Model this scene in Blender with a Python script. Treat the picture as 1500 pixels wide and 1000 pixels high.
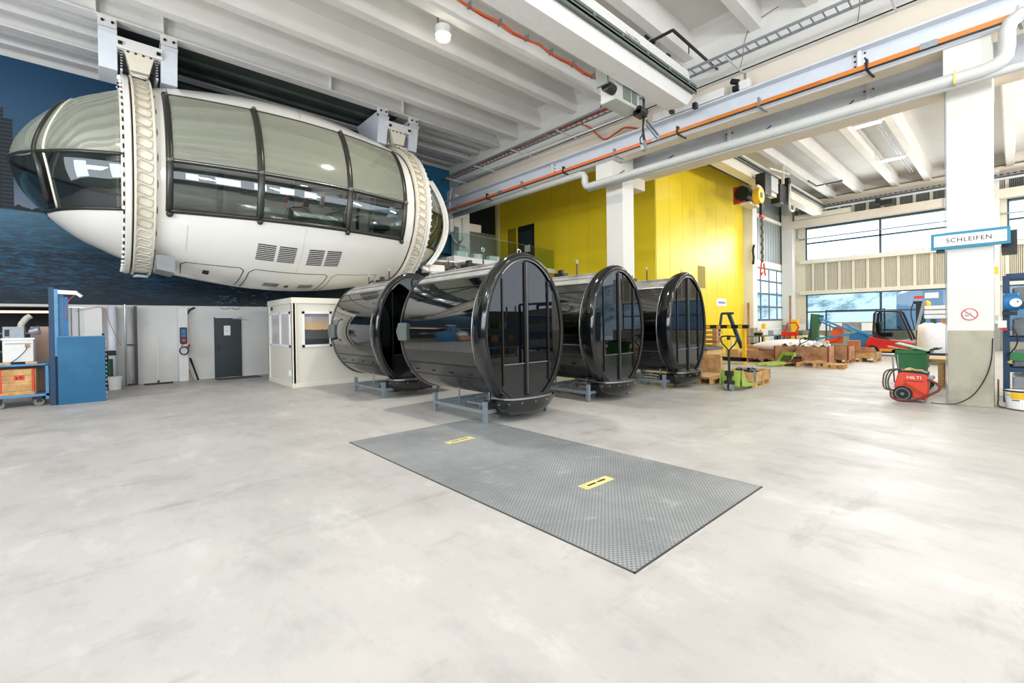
import bpy, math, random
from mathutils import Vector, Matrix
random.seed(7)
S = bpy.context.scene
for o in list(bpy.data.objects): bpy.data.objects.remove(o)
COL = S.collection
PI = math.pi
# ------------------------------------------------------------------ camera
cam_d = bpy.data.cameras.new('camera'); cam = bpy.data.objects.new('camera', cam_d); COL.objects.link(cam)
cam_d.sensor_width = 36; cam_d.lens = 664.0/1500*36; cam_d.shift_y = -21/1500; cam_d.clip_end = 300
Rm = Matrix(((0.7419, 0.0161, -0.6704), (-0.6704, -0.0033, -0.742), (-0.0141, 0.9999, 0.0083))).to_4x4()
cam.matrix_world = Matrix.Translation((0, 0, 1.7)) @ Rm
S.camera = cam
# ------------------------------------------------------------------ view, world, big lights
S.view_settings.view_transform = 'Standard'; S.view_settings.look = 'None'
S.view_settings.gamma = 1; S.view_settings.use_curve_mapping = False
S.view_settings.exposure = 0.13
W = bpy.data.worlds.new('sky'); S.world = W; W.use_nodes = True
bg = W.node_tree.nodes['Background']; bg.inputs[0].default_value = (0.80, 0.90, 1.0, 1); bg.inputs[1].default_value = 2.6

def area(name, loc, aim, sx, sy, power, col=(1, 1, 1), spread=PI):
    l = bpy.data.lights.new(name, 'AREA'); l.shape = 'RECTANGLE'; l.size = sx; l.size_y = sy; l.energy = power; l.color = col; l.spread = spread
    o = bpy.data.objects.new(name, l); COL.objects.link(o); o.location = loc
    o.rotation_euler = (Vector(aim)-Vector(loc)).to_track_quat('-Z', 'Y').to_euler()
    return o
# ceiling lamps of the near bay (all but one hang outside the frame), daylight of the window bands behind the camera
for i, (x, y) in enumerate([(-3.5, 9.3), (-4, 1.5), (2.5, 0.5), (7.5, 0.0), (3, -6), (9, -7)]):
    area('high_bay_light', (x, y, 8.5), (x, y, 0), 1.0, 1.0, 110, (1.0, 0.965, 0.92))
area('high_bay_light', (6.33, 9.35, 8.6), (5.6, 8.4, 0), .35, .35, 260, (1.0, 0.94, 0.84))
for y in (-9, -4.5, 0, 4.5, 9): area('window_daylight', (-9.7, y, 4.6), (4, y+1, 4.6), 2.6, 3.6, 165, (0.84, 0.92, 1.0))
for x in (-6, -1.5, 3, 7.5, 12): area('window_daylight', (x, -13.5, 4.8), (x+1, 6, 4.8), 2.6, 3.4, 165, (0.93, 0.96, 1.0))
# added fill lights to brighten the ribbed ceiling (unseen, outside the frame)
for (x, y, p) in [(-6, 2, 370), (-2, -5, 400), (5, -6, 400), (-7, 9, 320), (11, -7, 190)]: area('ceiling_uplight', (x, y, 5.0), (x+1.5, y+2, 9.6), 1.2, 1.2, p, (1.0, 0.975, 0.95))
for (x, y, p) in [(18, -5, 620), (27, -6, 620)]: area('ceiling_uplight', (x, y, 5.0), (x+.5, y+3, 9.6), 1.2, 1.2, p, (1.0, 0.93, 0.87))
# bay two: daylight through the far window wall, added fill lights out of view
area('window_daylight', (33.0, 5.2, 6.3), (18, 5, 1.5), 6.5, 2.0, 420, (0.95, 0.97, 1.0))
for (x, y) in [(21, -3), (27, -3), (17, -4)]:
    area('tube_light', (x, y, 8.6), (x, y, 0), 1.4, .5, 170, (1.0, 0.95, 0.88))

# ------------------------------------------------------------------ materials
MATS = {}
def lin(c): return tuple(((v/255)/12.92 if v/255 <= .04045 else ((v/255+.055)/1.055)**2.4) for v in c)
def mat(name, rgb, rough=.5, metal=0., var=.06, nscale=6., bump=0., bscale=40., coat=0., emit=0., dark=None, dthr=(.45, .65)):
    if name in MATS: return MATS[name]
    m = bpy.data.materials.new(name); m.use_nodes = True; nt = m.node_tree; N = nt.nodes; L = nt.links
    b = N['Principled BSDF']; c = lin(rgb)
    b.inputs['Roughness'].default_value = rough; b.inputs['Metallic'].default_value = metal
    b.inputs['Coat Weight'].default_value = coat
    tc = N.new('ShaderNodeTexCoord')
    nz = N.new('ShaderNodeTexNoise'); nz.inputs['Scale'].default_value = nscale; nz.inputs['Detail'].default_value = 5
    L.new(tc.outputs['Object'], nz.inputs['Vector'])
    cr = N.new('ShaderNodeValToRGB')
    cr.color_ramp.elements[0].position = .3; cr.color_ramp.elements[1].position = .7
    cr.color_ramp.elements[0].color = tuple(v*(1-var) for v in c)+(1,)
    cr.color_ramp.elements[1].color = tuple(min(1, v*(1+var)) for v in c)+(1,)
    L.new(nz.outputs['Fac'], cr.inputs['Fac'])
    out = cr.outputs['Color']
    if dark:
        n2 = N.new('ShaderNodeTexNoise'); n2.inputs['Scale'].default_value = nscale*.35; n2.inputs['Detail'].default_value = 8; n2.inputs['Roughness'].default_value = .65
        L.new(tc.outputs['Object'], n2.inputs['Vector'])
        mr = N.new('ShaderNodeMapRange'); mr.inputs[1].default_value = dthr[0]; mr.inputs[2].default_value = dthr[1]
        L.new(n2.outputs['Fac'], mr.inputs[0])
        mx = N.new('ShaderNodeMix'); mx.data_type = 'RGBA'
        L.new(mr.outputs[0], mx.inputs[0]); L.new(out, mx.inputs[6]); mx.inputs[7].default_value = lin(dark)+(1,)
        out = mx.outputs[2]
    L.new(out, b.inputs['Base Color'])
    if bump > 0:
        n3 = N.new('ShaderNodeTexNoise'); n3.inputs['Scale'].default_value = bscale; n3.inputs['Detail'].default_value = 4
        L.new(tc.outputs['Object'], n3.inputs['Vector'])
        bp = N.new('ShaderNodeBump'); bp.inputs['Strength'].default_value = bump; bp.inputs['Distance'].default_value = .02
        L.new(n3.outputs['Fac'], bp.inputs['Height']); L.new(bp.outputs['Normal'], b.inputs['Normal'])
    if emit:
        b.inputs['Emission Color'].default_value = c+(1,); b.inputs['Emission Strength'].default_value = emit
    MATS[name] = m; return m
def glass(name, tint, refl=1.45, rough=.01, minr=.0):
    m = bpy.data.materials.new(name); m.use_nodes = True; nt = m.node_tree; N = nt.nodes; L = nt.links
    N.remove(N['Principled BSDF'])
    t = N.new('ShaderNodeBsdfTransparent'); t.inputs[0].default_value = tuple(tint)+(1,)
    g = N.new('ShaderNodeBsdfGlossy'); g.inputs['Roughness'].default_value = rough; g.inputs[0].default_value = (1, 1, 1, 1)
    f = N.new('ShaderNodeFresnel'); f.inputs[0].default_value = refl
    ad = N.new('ShaderNodeMath'); ad.operation = 'ADD'; ad.use_clamp = True; ad.inputs[1].default_value = minr
    mx = N.new('ShaderNodeMixShader'); ge = N.new('ShaderNodeNewGeometry'); inv = N.new('ShaderNodeMath'); inv.operation = 'SUBTRACT'; inv.inputs[0].default_value = 1; L.new(ge.outputs['Backfacing'], inv.inputs[1])
    mu = N.new('ShaderNodeMath'); mu.operation = 'MULTIPLY'; L.new(ad.outputs[0], mu.inputs[0]); L.new(inv.outputs[0], mu.inputs[1])
    L.new(f.outputs[0], ad.inputs[0]); L.new(mu.outputs[0], mx.inputs[0]); L.new(t.outputs[0], mx.inputs[1]); L.new(g.outputs[0], mx.inputs[2])
    L.new(mx.outputs[0], N['Material Output'].inputs['Surface'])
    MATS[name] = m; return m

class NT:
    """small node-graph helper for the few special materials"""
    def __init__(s, name, rough=.6):
        s.m = bpy.data.materials.new(name); s.m.use_nodes = True; s.N = s.m.node_tree.nodes; s.L = s.m.node_tree.links
        s.b = s.N['Principled BSDF']; s.b.inputs['Roughness'].default_value = rough
        s.tc = s.N.new('ShaderNodeTexCoord'); s.sep = s.N.new('ShaderNodeSeparateXYZ'); s.L.new(s.tc.outputs['Object'], s.sep.inputs[0])
        s.x, s.y, s.z = s.sep.outputs
        MATS[name] = s.m
    def ma(s, op, a, b=0., c=0., clamp=False):
        n = s.N.new('ShaderNodeMath'); n.operation = op; n.use_clamp = clamp
        for i, v in enumerate((a, b, c)):
            if isinstance(v, (int, float)): n.inputs[i].default_value = v
            else: s.L.new(v, n.inputs[i])
        return n.outputs[0]
    def rng(s, v, a, b, c=0., d=1.):
        n = s.N.new('ShaderNodeMapRange'); s.L.new(v, n.inputs[0])
        for i, w in enumerate((a, b, c, d)): n.inputs[i+1].default_value = w
        return n.outputs[0]
    def noise(s, scale, detail=5, sx=1, sy=1, sz=1, rough=.5):
        mp = s.N.new('ShaderNodeMapping'); mp.inputs['Scale'].default_value = (sx, sy, sz); s.L.new(s.tc.outputs['Object'], mp.inputs[0])
        n = s.N.new('ShaderNodeTexNoise'); n.inputs['Scale'].default_value = scale; n.inputs['Detail'].default_value = detail; n.inputs['Roughness'].default_value = rough
        s.L.new(mp.outputs[0], n.inputs[0]); return n.outputs['Fac']
    def mix(s, f, a, b):
        n = s.N.new('ShaderNodeMix'); n.data_type = 'RGBA'
        for i, v in ((0, f), (6, a), (7, b)):
            if isinstance(v, (int, float)): n.inputs[i].default_value = v
            elif isinstance(v, tuple): n.inputs[i].default_value = lin(v)+(1,)
            else: s.L.new(v, n.inputs[i])
        return n.outputs[2]
    def bump(s, h, st=.3, d=.01):
        n = s.N.new('ShaderNodeBump'); n.inputs['Strength'].default_value = st; n.inputs['Distance'].default_value = d; s.L.new(h, n.inputs['Height']); s.L.new(n.outputs[0], s.b.inputs['Normal'])
    def col(s, c): s.L.new(c, s.b.inputs['Base Color']); return s.m

white = mat('painted_white', (226, 225, 222), .55, var=.03, bump=.03)
ceilw = mat('ceiling_white', (214, 212, 207), .7, var=.04, nscale=1.2, bump=.05)
ceilr = mat('rib_white', (224, 222, 217), .7, var=.04, nscale=1.2, bump=.05)
cream = mat('beam_cream', (222, 212, 196), .6, var=.03, nscale=1.5)
steelw = mat('steel_white', (208, 214, 222), .4, var=.03)
wallw = mat('wall_white', (214, 214, 211), .7, var=.05, nscale=.9, bump=.08, dark=(190, 190, 186), dthr=(.55, .75))
conc = mat('raw_concrete', (176, 172, 154), .85, var=.08, nscale=3, bump=.35, bscale=30, dark=(150, 146, 128))
paintc = mat('pillar_paint', (222, 221, 215), .5, var=.02, nscale=2, bump=.05)
greyp = mat('pillar_grey', (150, 152, 148), .7, var=.05)
gloss = mat('gondola_black', (15, 17, 18), .11, var=.1, coat=.5)
satin = mat('gondola_dark_satin', (26, 28, 29), .2, var=.12, nscale=4, coat=.3)
roofm = mat('gondola_roof_dusty', (158, 156, 150), .5, var=.2, nscale=7, dark=(96, 96, 92), dthr=(.56, .68))
rubber = mat('black_rubber', (12, 12, 12), .6, var=.1)
chrome = mat('brushed_metal', (170, 172, 174), .28, 1., var=.05)
galv = mat('galvanised_steel', (142, 150, 156), .45, .6, var=.12, nscale=20)
framem = mat('frame_grey', (132, 144, 152), .45, .3, var=.08, nscale=10)
greend = mat('grey_green_rail', (112, 120, 116), .5, .2, var=.06)
darkm = mat('dark_machine', (28, 30, 31), .4, .2, var=.15)
blackm = mat('black_paint', (14, 15, 16), .35, var=.1)
capw = mat('capsule_white', (234, 232, 226), .22, var=.015, nscale=1, coat=.4)
capc = mat('capsule_cream', (226, 219, 202), .4, var=.03)
framed = mat('node_grey', (104, 104, 98), .3, .5)
capf = mat('capsule_frame', (52, 52, 48), .28, .3, var=.1)
seam = mat('seam_dark', (60, 60, 58), .6)
yellow = mat('yellow_panel', (238, 210, 34), .37, var=.03, nscale=.6)
ypost = mat('yellow_post', (244, 190, 22), .4, var=.05)
orange = mat('orange_rail', (206, 122, 40), .45, var=.05)
orangec = mat('orange_cable', (190, 84, 40), .5, var=.1)
bluecab = mat('blue_panel', (6, 92, 134), .38, var=.05, nscale=2, dark=(34, 108, 146), dthr=(.62, .78))
bluep = mat('blue_paint', (30, 112, 170), .45, var=.06)
blued = mat('blue_dark', (14, 58, 92), .45, var=.08)
bluel = mat('blue_trolley', (84, 142, 186), .5, var=.1)
redp = mat('red_paint', (205, 28, 24), .3, var=.06, coat=.3)
redo = mat('red_orange_plastic', (214, 66, 34), .42, var=.06)
greenb = mat('green_bin', (44, 118, 66), .5, var=.06)
greenl = mat('pale_green', (140, 170, 138), .5, var=.05)
lime = mat('lime_green', (160, 190, 78), .4, var=.08)
greenk = mat('green_dark', (32, 74, 54), .5, var=.1)
wood = mat('wood', (214, 170, 112), .75, var=.16, nscale=9, bump=.15, dark=(180, 130, 80))
wood2 = mat('wood_brown', (184, 138, 100), .75, var=.16, nscale=9, bump=.15, dark=(150, 104, 72))
card = mat('cardboard', (206, 168, 118), .8, var=.05)
foil = mat('white_wrap', (232, 230, 232), .45, var=.06, nscale=12, bump=.6, bscale=9)
paper = mat('paper', (238, 238, 236), .7, var=.01)
container = mat('container_beige', (222, 218, 204), .5, var=.02, nscale=2)
pvc = mat('pvc_white', (238, 238, 238), .35, var=.01)
signblue = mat('sign_blue', (28, 130, 166), .4, var=.03)
ink = mat('ink', (28, 30, 34), .6)
lampm = mat('lamp_glow', (255, 246, 228), .5, emit=30)
lampw = mat('tube_glow', (255, 252, 244), .5, emit=14)
pane_g = glass('pane_clear', (.93, .97, .98), 1.35)
pane_c = glass('cabin_glass', (.20, .23, .235), 1.42, .01, .02)
pane_b = glass('gondola_side_glass', (.05, .06, .065), 1.55, .05, .13)
pane_k = glass('capsule_glass', (.36, .42, .42), 1.5, .015, .08)
pane_t = glass('capsule_glass_frosted', (.55, .57, .49), 1.45, .06, .22)
def frost(m, col, amt):
    N = m.node_tree.nodes; L = m.node_tree.links; o = N['Material Output']; src = o.inputs['Surface'].links[0].from_socket
    d = N.new('ShaderNodeBsdfDiffuse'); d.inputs[0].default_value = lin(col)+(1,); mx = N.new('ShaderNodeMixShader'); mx.inputs[0].default_value = amt
    L.new(src, mx.inputs[1]); L.new(d.outputs[0], mx.inputs[2]); L.new(mx.outputs[0], o.inputs['Surface'])
frost(pane_t, (206, 212, 190), .27)
pane_r = glass('railing_glass', (.80, .88, .87), 1.3)

# floor concrete
f = NT('floor_concrete', .5)
n1 = f.noise(.35, 6, 1, 1, 1, .6); n2 = f.noise(1.6, 7, 1, .55, 1, .68); n3 = f.noise(14, 3); n4 = f.noise(.9, 5, .5, 1.6, 1, .7)
c = f.mix(f.rng(n1, .35, .65), (176, 173, 170), (197, 194, 190))
c = f.mix(f.rng(n2, .52, .72, 0, .75), c, (158, 155, 152))
c = f.mix(f.rng(n4, .56, .68, 0, .6), c, (150, 148, 145))
c = f.mix(f.rng(n3, .64, .72, 0, .35), c, (168, 162, 156))
c = f.mix(f.rng(n2, .45, .30, 0, .6), c, (214, 211, 208))
# greener towards the second bay
c = f.mix(f.rng(f.x, 6, 14, 0, .5), c, (160, 157, 144))
f.bump(n3, .08); f.L.new(f.rng(n2, .3, .7, .38, .62), f.b.inputs['Roughness'])
floorm = f.col(c)
# ribbed steel floor plate
f = NT('plate_steel', .5); f.b.inputs['Metallic'].default_value = .1
ax = f.ma('SINE', f.ma('MULTIPLY', f.x, 2*PI/.052)); ay = f.ma('SINE', f.ma('MULTIPLY', f.y, 2*PI/.038))
d = f.ma('MULTIPLY', ax, ay); dots = f.rng(d, .0, .5)
n1 = f.noise(.9, 6, 1, 1, 1, .65)
c = f.mix(f.rng(n1, .35, .68), (138, 142, 143), (172, 175, 176))
c = f.mix(f.ma('MULTIPLY', dots, .8), c, (96, 101, 104)); n5 = f.noise(3, 6, 1, 1, 1, .7)
c = f.mix(f.rng(n5, .58, .75, 0, .6), c, (192, 194, 193))
f.bump(dots, .5, .004); platem = f.col(c)
# mural print: dusk sky, sea, skyline band, tower
f = NT('mural_print', .65)
n_s = f.noise(.25, 3)
sky = f.mix(f.rng(f.z, 5.2, 9.0), (58, 94, 120), (0, 58, 94))
sky = f.mix(f.rng(f.z, 4.9, 5.9, .75, 0.), sky, (128, 132, 146))
sky = f.mix(f.rng(f.x, 3.0, 12.4), sky, (28, 108, 150))
wv = f.noise(4.2, 6, .8, 1, 5.5, .75); wv2 = f.noise(.55, 3, 1, 1, .35)
sea = f.mix(f.rng(wv, .42, .68), (0, 22, 40), (12, 72, 104))
sea = f.mix(f.rng(wv2, .4, .62, 0, .8), sea, (3, 22, 36))
sea = f.mix(f.ma('MULTIPLY', f.rng(f.x, 3.0, -2.0), f.rng(wv, .46, .7)), sea, (28, 104, 140))
sea = f.mix(f.rng(f.z, 4.9, 3.8, .5, 0.), sea, (96, 144, 172))
sea = f.mix(f.rng(f.z, 3.2, 2.5, 0, .7), sea, (2, 12, 22))
fx = f.noise(7, 4, 1, 1, 2, .8); fm = f.ma('MULTIPLY', f.rng(fx, .56, .66), f.ma('MULTIPLY', f.rng(f.x, 2.4, 3.2), f.rng(f.x, 5.2, 4.2)))
sea = f.mix(f.ma('MULTIPLY', fm, f.rng(f.z, 3.4, 3.0)), sea, (110, 130, 140))
horizon = f.ma('GREATER_THAN', f.z, 4.93)
c = f.mix(horizon, sea, sky)
sk = f.noise(3, 4, 1, 1, .01, .6); skh = f.ma('ADD', 4.93, f.ma('MULTIPLY', f.rng(sk, .35, .7), .22))
shore = f.ma('MULTIPLY', horizon, f.ma('LESS_THAN', f.z, skh))
c = f.mix(shore, c, (20, 24, 30))
tw = f.ma('MULTIPLY', f.ma('LESS_THAN', f.x, f.ma('ADD', -1.70, f.ma('MULTIPLY', f.ma('GREATER_THAN', f.z, 7.35), -.16))), f.ma('MULTIPLY', horizon, f.ma('LESS_THAN', f.z, 7.62)))
st = f.ma('GREATER_THAN', f.ma('SINE', f.ma('MULTIPLY', f.z, 60.)), .45); st = f.ma('MULTIPLY', st, f.ma('GREATER_THAN', f.x, -1.92))
tc_ = f.mix(st, (8, 20, 32), (34, 50, 62))
c = f.mix(tw, c, tc_)
muralm = f.col(c)
# outside hillside with trees and snow
f = NT('hillside', .9)
n1 = f.noise(.2, 6, 1, 1, 1, .7); n2 = f.noise(2.5, 5)
c = f.mix(f.rng(n1, .48, .6), (168, 184, 194), (78, 108, 108)); c = f.mix(f.rng(n2, .5, .7, 0, .5), c, (160, 178, 188)); hillm = f.col(c)
outw = mat('outside_wall_blue', (112, 142, 172), .8, var=.12, nscale=.8)
snow = mat('outside_ground', (205, 212, 214), .9, var=.05)
# corrugated cladding
clad = mat('cladding_beige', (216, 210, 190), .5, .1, var=.03)
clad2 = mat('cladding_light', (222, 217, 200), .5, var=.03)
cladg = mat('cladding_grey', (132, 138, 134), .5, .1, var=.05)

# ------------------------------------------------------------------ mesh builder
class M:
    def __init__(s): s.v = []; s.f = []
    def add(s, vs, fs):
        o = len(s.v); s.v += [tuple(p) for p in vs]; s.f += [tuple(i+o for i in q) for q in fs]; return s
    def box(s, x0, x1, y0, y1, z0, z1):
        return s.add([(x0, y0, z0), (x1, y0, z0), (x1, y1, z0), (x0, y1, z0), (x0, y0, z1), (x1, y0, z1), (x1, y1, z1), (x0, y1, z1)],
                     [(0, 3, 2, 1), (4, 5, 6, 7), (0, 1, 5, 4), (1, 2, 6, 5), (2, 3, 7, 6), (3, 0, 4, 7)])
    def obox(s, c, sz, rz=0, rx=0, ry=0):
        m = Matrix.Translation(c) @ Matrix.Rotation(rz, 4, 'Z') @ Matrix.Rotation(ry, 4, 'Y') @ Matrix.Rotation(rx, 4, 'X')
        a, b, d = (q/2 for q in sz)
        vs = [m @ Vector(p) for p in ((-a, -b, -d), (a, -b, -d), (a, b, -d), (-a, b, -d), (-a, -b, d), (a, -b, d), (a, b, d), (-a, b, d))]
        return s.add(vs, [(0, 3, 2, 1), (4, 5, 6, 7), (0, 1, 5, 4), (1, 2, 6, 5), (2, 3, 7, 6), (3, 0, 4, 7)])
    def bar(s, p, q, w, h=None):
        """rectangular bar from p to q"""
        p = Vector(p); q = Vector(q); h = h or w; d = (q-p).normalized()
        up = Vector((0, 0, 1)) if abs(d.z) < .95 else Vector((0, 1, 0))
        a = d.cross(up).normalized()*w/2; b = d.cross(a).normalized()*h/2
        vs = [p-a-b, p+a-b, p+a+b, p-a+b, q-a-b, q+a-b, q+a+b, q-a+b]
        return s.add(vs, [(0, 1, 2, 3), (7, 6, 5, 4), (0, 4, 5, 1), (1, 5, 6, 2), (2, 6, 7, 3), (3, 7, 4, 0)])
    def cyl(s, p, q, r, n=12, r2=None):
        return s.tube([p, q], r, n, rr=[r, r if r2 is None else r2])
    def tube(s, pts, r, n=8, closed=False, rr=None):
        P = [Vector(p) for p in pts]; k = len(P); o = len(s.v); prev = None
        for i in range(k):
            if closed: d = P[(i+1) % k]-P[i-1]
            else: d = P[min(i+1, k-1)]-P[max(i-1, 0)]
            d = d.normalized() if d.length > 1e-9 else Vector((0, 0, 1))
            if prev is None:
                up = Vector((0, 0, 1)) if abs(d.z) < .9 else Vector((1, 0, 0)); a = d.cross(up).normalized()
            else:
                a = prev-d*prev.dot(d); a = a.normalized() if a.length > 1e-6 else d.orthogonal().normalized()
            prev = a; b = d.cross(a); ri = rr[i] if rr else r
            for j in range(n):
                t = 2*PI*j/n; s.v.append(tuple(P[i]+a*math.cos(t)*ri+b*math.sin(t)*ri))
        for i in range(k if closed else k-1):
            i2 = (i+1) % k
            for j in range(n):
                j2 = (j+1) % n; s.f.append((o+i*n+j, o+i*n+j2, o+i2*n+j2, o+i2*n+j))
        if not closed:
            s.f.append(tuple(o+j for j in reversed(range(n)))); s.f.append(tuple(o+(k-1)*n+j for j in range(n)))
        return s
    def prism(s, poly, axis, a, b):
        """poly: 2-D points; axis 'x': (y,z), 'y': (x,z), 'z': (x,y)"""
        def P(u, v, w): return {'x': (w, u, v), 'y': (u, w, v), 'z': (u, v, w)}[axis]
        n = len(poly); vs = [P(u, v, a) for u, v in poly]+[P(u, v, b) for u, v in poly]
        fs = [tuple(range(n)), tuple(reversed(range(n, 2*n)))]+[(i, i+n, (i+1) % n+n, (i+1) % n) for i in range(n)]
        return s.add(vs, fs)
    def grid(s, fn, us, vs_, closeu=False):
        o = len(s.v); nu = len(us); nv = len(vs_)
        for u in us:
            for v in vs_: s.v.append(tuple(fn(u, v)))
        for i in range(nu if closeu else nu-1):
            i2 = (i+1) % nu
            for j in range(nv-1): s.f.append((o+i*nv+j, o+i2*nv+j, o+i2*nv+j+1, o+i*nv+j+1))
        return s
    def sphere(s, c, r, n=12, m=8, sz=(1, 1, 1)):
        c = Vector(c)
        s.grid(lambda u, v: (c.x+r*sz[0]*math.cos(u)*math.cos(v), c.y+r*sz[1]*math.sin(u)*math.cos(v), c.z+r*sz[2]*math.sin(v)),
               [2*PI*i/n for i in range(n)], [-PI/2+PI*j/m for j in range(m+1)], True); return s
    def build(s, name, m, parent=None, smooth=False, bevel=0, solid=0, loc=None):
        me = bpy.data.meshes.new(name)
        vs = s.v
        if loc: vs = [(a-loc[0], b-loc[1], c-loc[2]) for a, b, c in vs]
        me.from_pydata(vs, [], s.f); me.update()
        me.materials.append(m)
        if smooth: me.shade_smooth() if smooth is True else me.shade_smooth()
        o = bpy.data.objects.new(name, me); COL.objects.link(o)
        if smooth is not True and smooth: 
            pass
        if parent: o.parent = parent
        if loc: o.location = loc
        if solid:
            md = o.modifiers.new('solid', 'SOLIDIFY'); md.thickness = solid; md.offset = -1
        if bevel:
            md = o.modifiers.new('bevel', 'BEVEL'); md.width = bevel; md.segments = 2; md.limit_method = 'ANGLE'
        return o
def crv(P, n=6):
    P = [Vector(p) for p in P]; out = []
    for i in range(len(P)-1):
        a, b, c, d = P[max(i-1, 0)], P[i], P[i+1], P[min(i+2, len(P)-1)]
        for k in range(n):
            t = k/n; out.append(.5*((2*b)+(c-a)*t+(2*a-5*b+4*c-d)*t*t+(3*b-a-3*c+d)*t**3))
    return out+[P[-1]]
def smooth_angle(o, deg=35):
    o.data.set_sharp_from_angle(angle=math.radians(deg)); return o
def empty(name, loc=(0, 0, 0), rz=0):
    o = bpy.data.objects.new(name, None); COL.objects.link(o); o.location = loc; o.rotation_euler.z = rz; o.empty_display_size = .1; return o
def tag(o, label, cat, group=None, kind=None):
    o['label'] = label; o['category'] = cat
    if group: o['group'] = group
    if kind: o['kind'] = kind
    return o
def thing(name, label, cat, loc=(0, 0, 0), rz=0, group=None): return tag(empty(name, loc, rz), label, cat, group)
def struct(o, label=None):
    o['kind'] = 'structure'
    if label: o['label'] = label
    return o
def sgroup(name, label=None): return struct(empty(name), label)
def copy_tree(o, parent=None):
    c = o.copy(); COL.objects.link(c); c.parent = parent
    for ch in list(o.children): copy_tree(ch, c)
    return c
def box(name, m, parent, *a, bevel=0): return M().box(*a).build(name, m, parent, bevel=bevel)
def text(name, body, size, m, parent, loc, rot, extrude=.002, space=1., sx=1.):
    cu = bpy.data.curves.new(name, 'FONT'); cu.body = body; cu.size = size; cu.extrude = extrude; cu.align_x = 'CENTER'; cu.align_y = 'CENTER'; cu.space_character = space
    t_o = bpy.data.objects.new(name, cu); COL.objects.link(t_o); me = bpy.data.meshes.new_from_object(t_o.evaluated_get(bpy.context.evaluated_depsgraph_get())); bpy.data.objects.remove(t_o)
    me.materials.clear(); me.materials.append(m); o = bpy.data.objects.new(name, me); COL.objects.link(o); o.location = loc; o.rotation_euler = rot; o.scale = (sx, 1, 1)
    if parent: o.parent = parent
    return o
FACE_MX = (PI/2, 0, -PI/2)   # text read from -x side
FACE_MY = (PI/2, 0, 0)       # text read from -y side

# ================================================================== STRUCTURE
struct(box('floor', floorm, None, -10, 40, -14, 30, -.2, 0), 'pale worn concrete hall floor')
# ceiling: slab with double-T ribs
ceil = sgroup('ceiling', 'white ribbed concrete ceiling of the hall')
box('slab', ceilw, ceil, -10, 12.9, -14, 22.2, 9.62, 9.8); box('slab', ceilw, ceil, 12.9, 24.0, 10.3, 22.2, 9.62, 9.8); box('slab', ceilw, ceil, 12.9, 34, -14, 10.3, 9.62, 9.8)
def rib(x0, x1, y):
    b, t = .125, .19
    m = M(); m.prism([(y-b, 9.0), (y+b, 9.0), (y+t, 9.62), (y-t, 9.62)], 'x', x0, x1); m.build('ceiling_rib', ceilr, ceil)
for k in range(-6, 6):
    for off in (3.11, 4.34):
        y = off+2.96*k
        if -13.8 < y < 14.0: rib(-10, 12.35, y)
for k in range(-4, 4):
    for off in (3.05, 4.38):
        y = off+2.96*k
        if -9 < y < 9.9: rib(12.9, 33.2, y)
# haunches where the slab meets the girder
for (xa, xb) in ((12.36, 12.05), (33.2, 32.9), (12.84, 13.1)):
    M().prism([(xa, 9.62), (xb, 9.62), (xb+(xa-xb)*.55, 9.5), (xa, 9.2)], 'y', -14, 18 if xa < 12.5 else 9.6).build('haunch', ceilw, ceil)
# steel ceiling beams the capsule hangs from
bm = tag(empty('ceiling_beam'), 'pair of white steel beams under the ceiling carrying the big capsule', 'beam')
for y in (14.35, 16.35):
    t_ = M().box(-10, 12.3, y-.16, y+.16, 9.0, 9.04).box(-10, 12.3, y-.012, y+.012, 9.04, 9.5).box(-10, 12.3, y-.16, y+.16, 9.5, 9.56)
    t_.build('i_beam', white, bm)
for y in (15.05, 15.75, 17.0, 17.6): box('purlin', white, bm, -10, 12.3, y-.12, y+.12, 9.12, 9.35)
op = mat('opening_dark', (58, 66, 62), .8, var=.25, nscale=1.2)  # dark colour standing in for the shade in the opening above the capsule
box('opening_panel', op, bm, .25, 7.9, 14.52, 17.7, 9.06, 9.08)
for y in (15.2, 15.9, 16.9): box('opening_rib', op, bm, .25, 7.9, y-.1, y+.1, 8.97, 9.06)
for x in (-.0, 1.25, 5.4, 7.9): box('stiffener', white, bm, x-.01, x+.01, 14.2, 14.34, 9.04, 9.5)

# left wall with the printed mural above, service wall below
wl = sgroup('wall_left', 'tall hall wall, mural above, white service wall below')
box('upper_wall', wallw, wl, -10, 12.4, 18.0, 18.3, 2.35, 9.62)
box('lower_wall', wallw, wl, -.30, 2.78, 18.0, 18.3, 0, 2.35)
box('lower_wall', wallw, wl, 3.57, 12.4, 18.0, 18.3, 0, 2.35)
box('lintel', wallw, wl, 2.78, 3.57, 18.0, 18.3, 2.04, 2.35)
box('lower_wall', wallw, wl, -.92, -.30, 18.6, 18.7, 0, 2.35)
for x in (-.85, -.68, -.52): box('panel_joint', seam, wl, x, x+.012, 18.58, 18.6, 0, 2.35)
box('pilaster', white, wl, -.39, -.0, 17.82, 18.0, 0, 2.35, bevel=.01)
box('pilaster', white, wl, 1.79, 2.04, 17.8, 18.0, 0, 2.35, bevel=.01)
# dark workshop recess behind the trolley
rec = sgroup('wall_recess', 'dark workshop recess under the mural')
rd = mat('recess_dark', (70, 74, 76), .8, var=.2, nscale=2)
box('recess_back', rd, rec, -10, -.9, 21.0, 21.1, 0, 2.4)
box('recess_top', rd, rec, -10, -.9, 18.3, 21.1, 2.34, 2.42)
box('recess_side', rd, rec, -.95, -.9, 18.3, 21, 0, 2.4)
mu = M().box(-10, 12.42, 17.96, 18.0, 2.42, 9.0).build('mural', muralm)
tag(mu, 'huge dark blue printed mural of sea at dusk covering the upper wall', 'mural')
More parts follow.
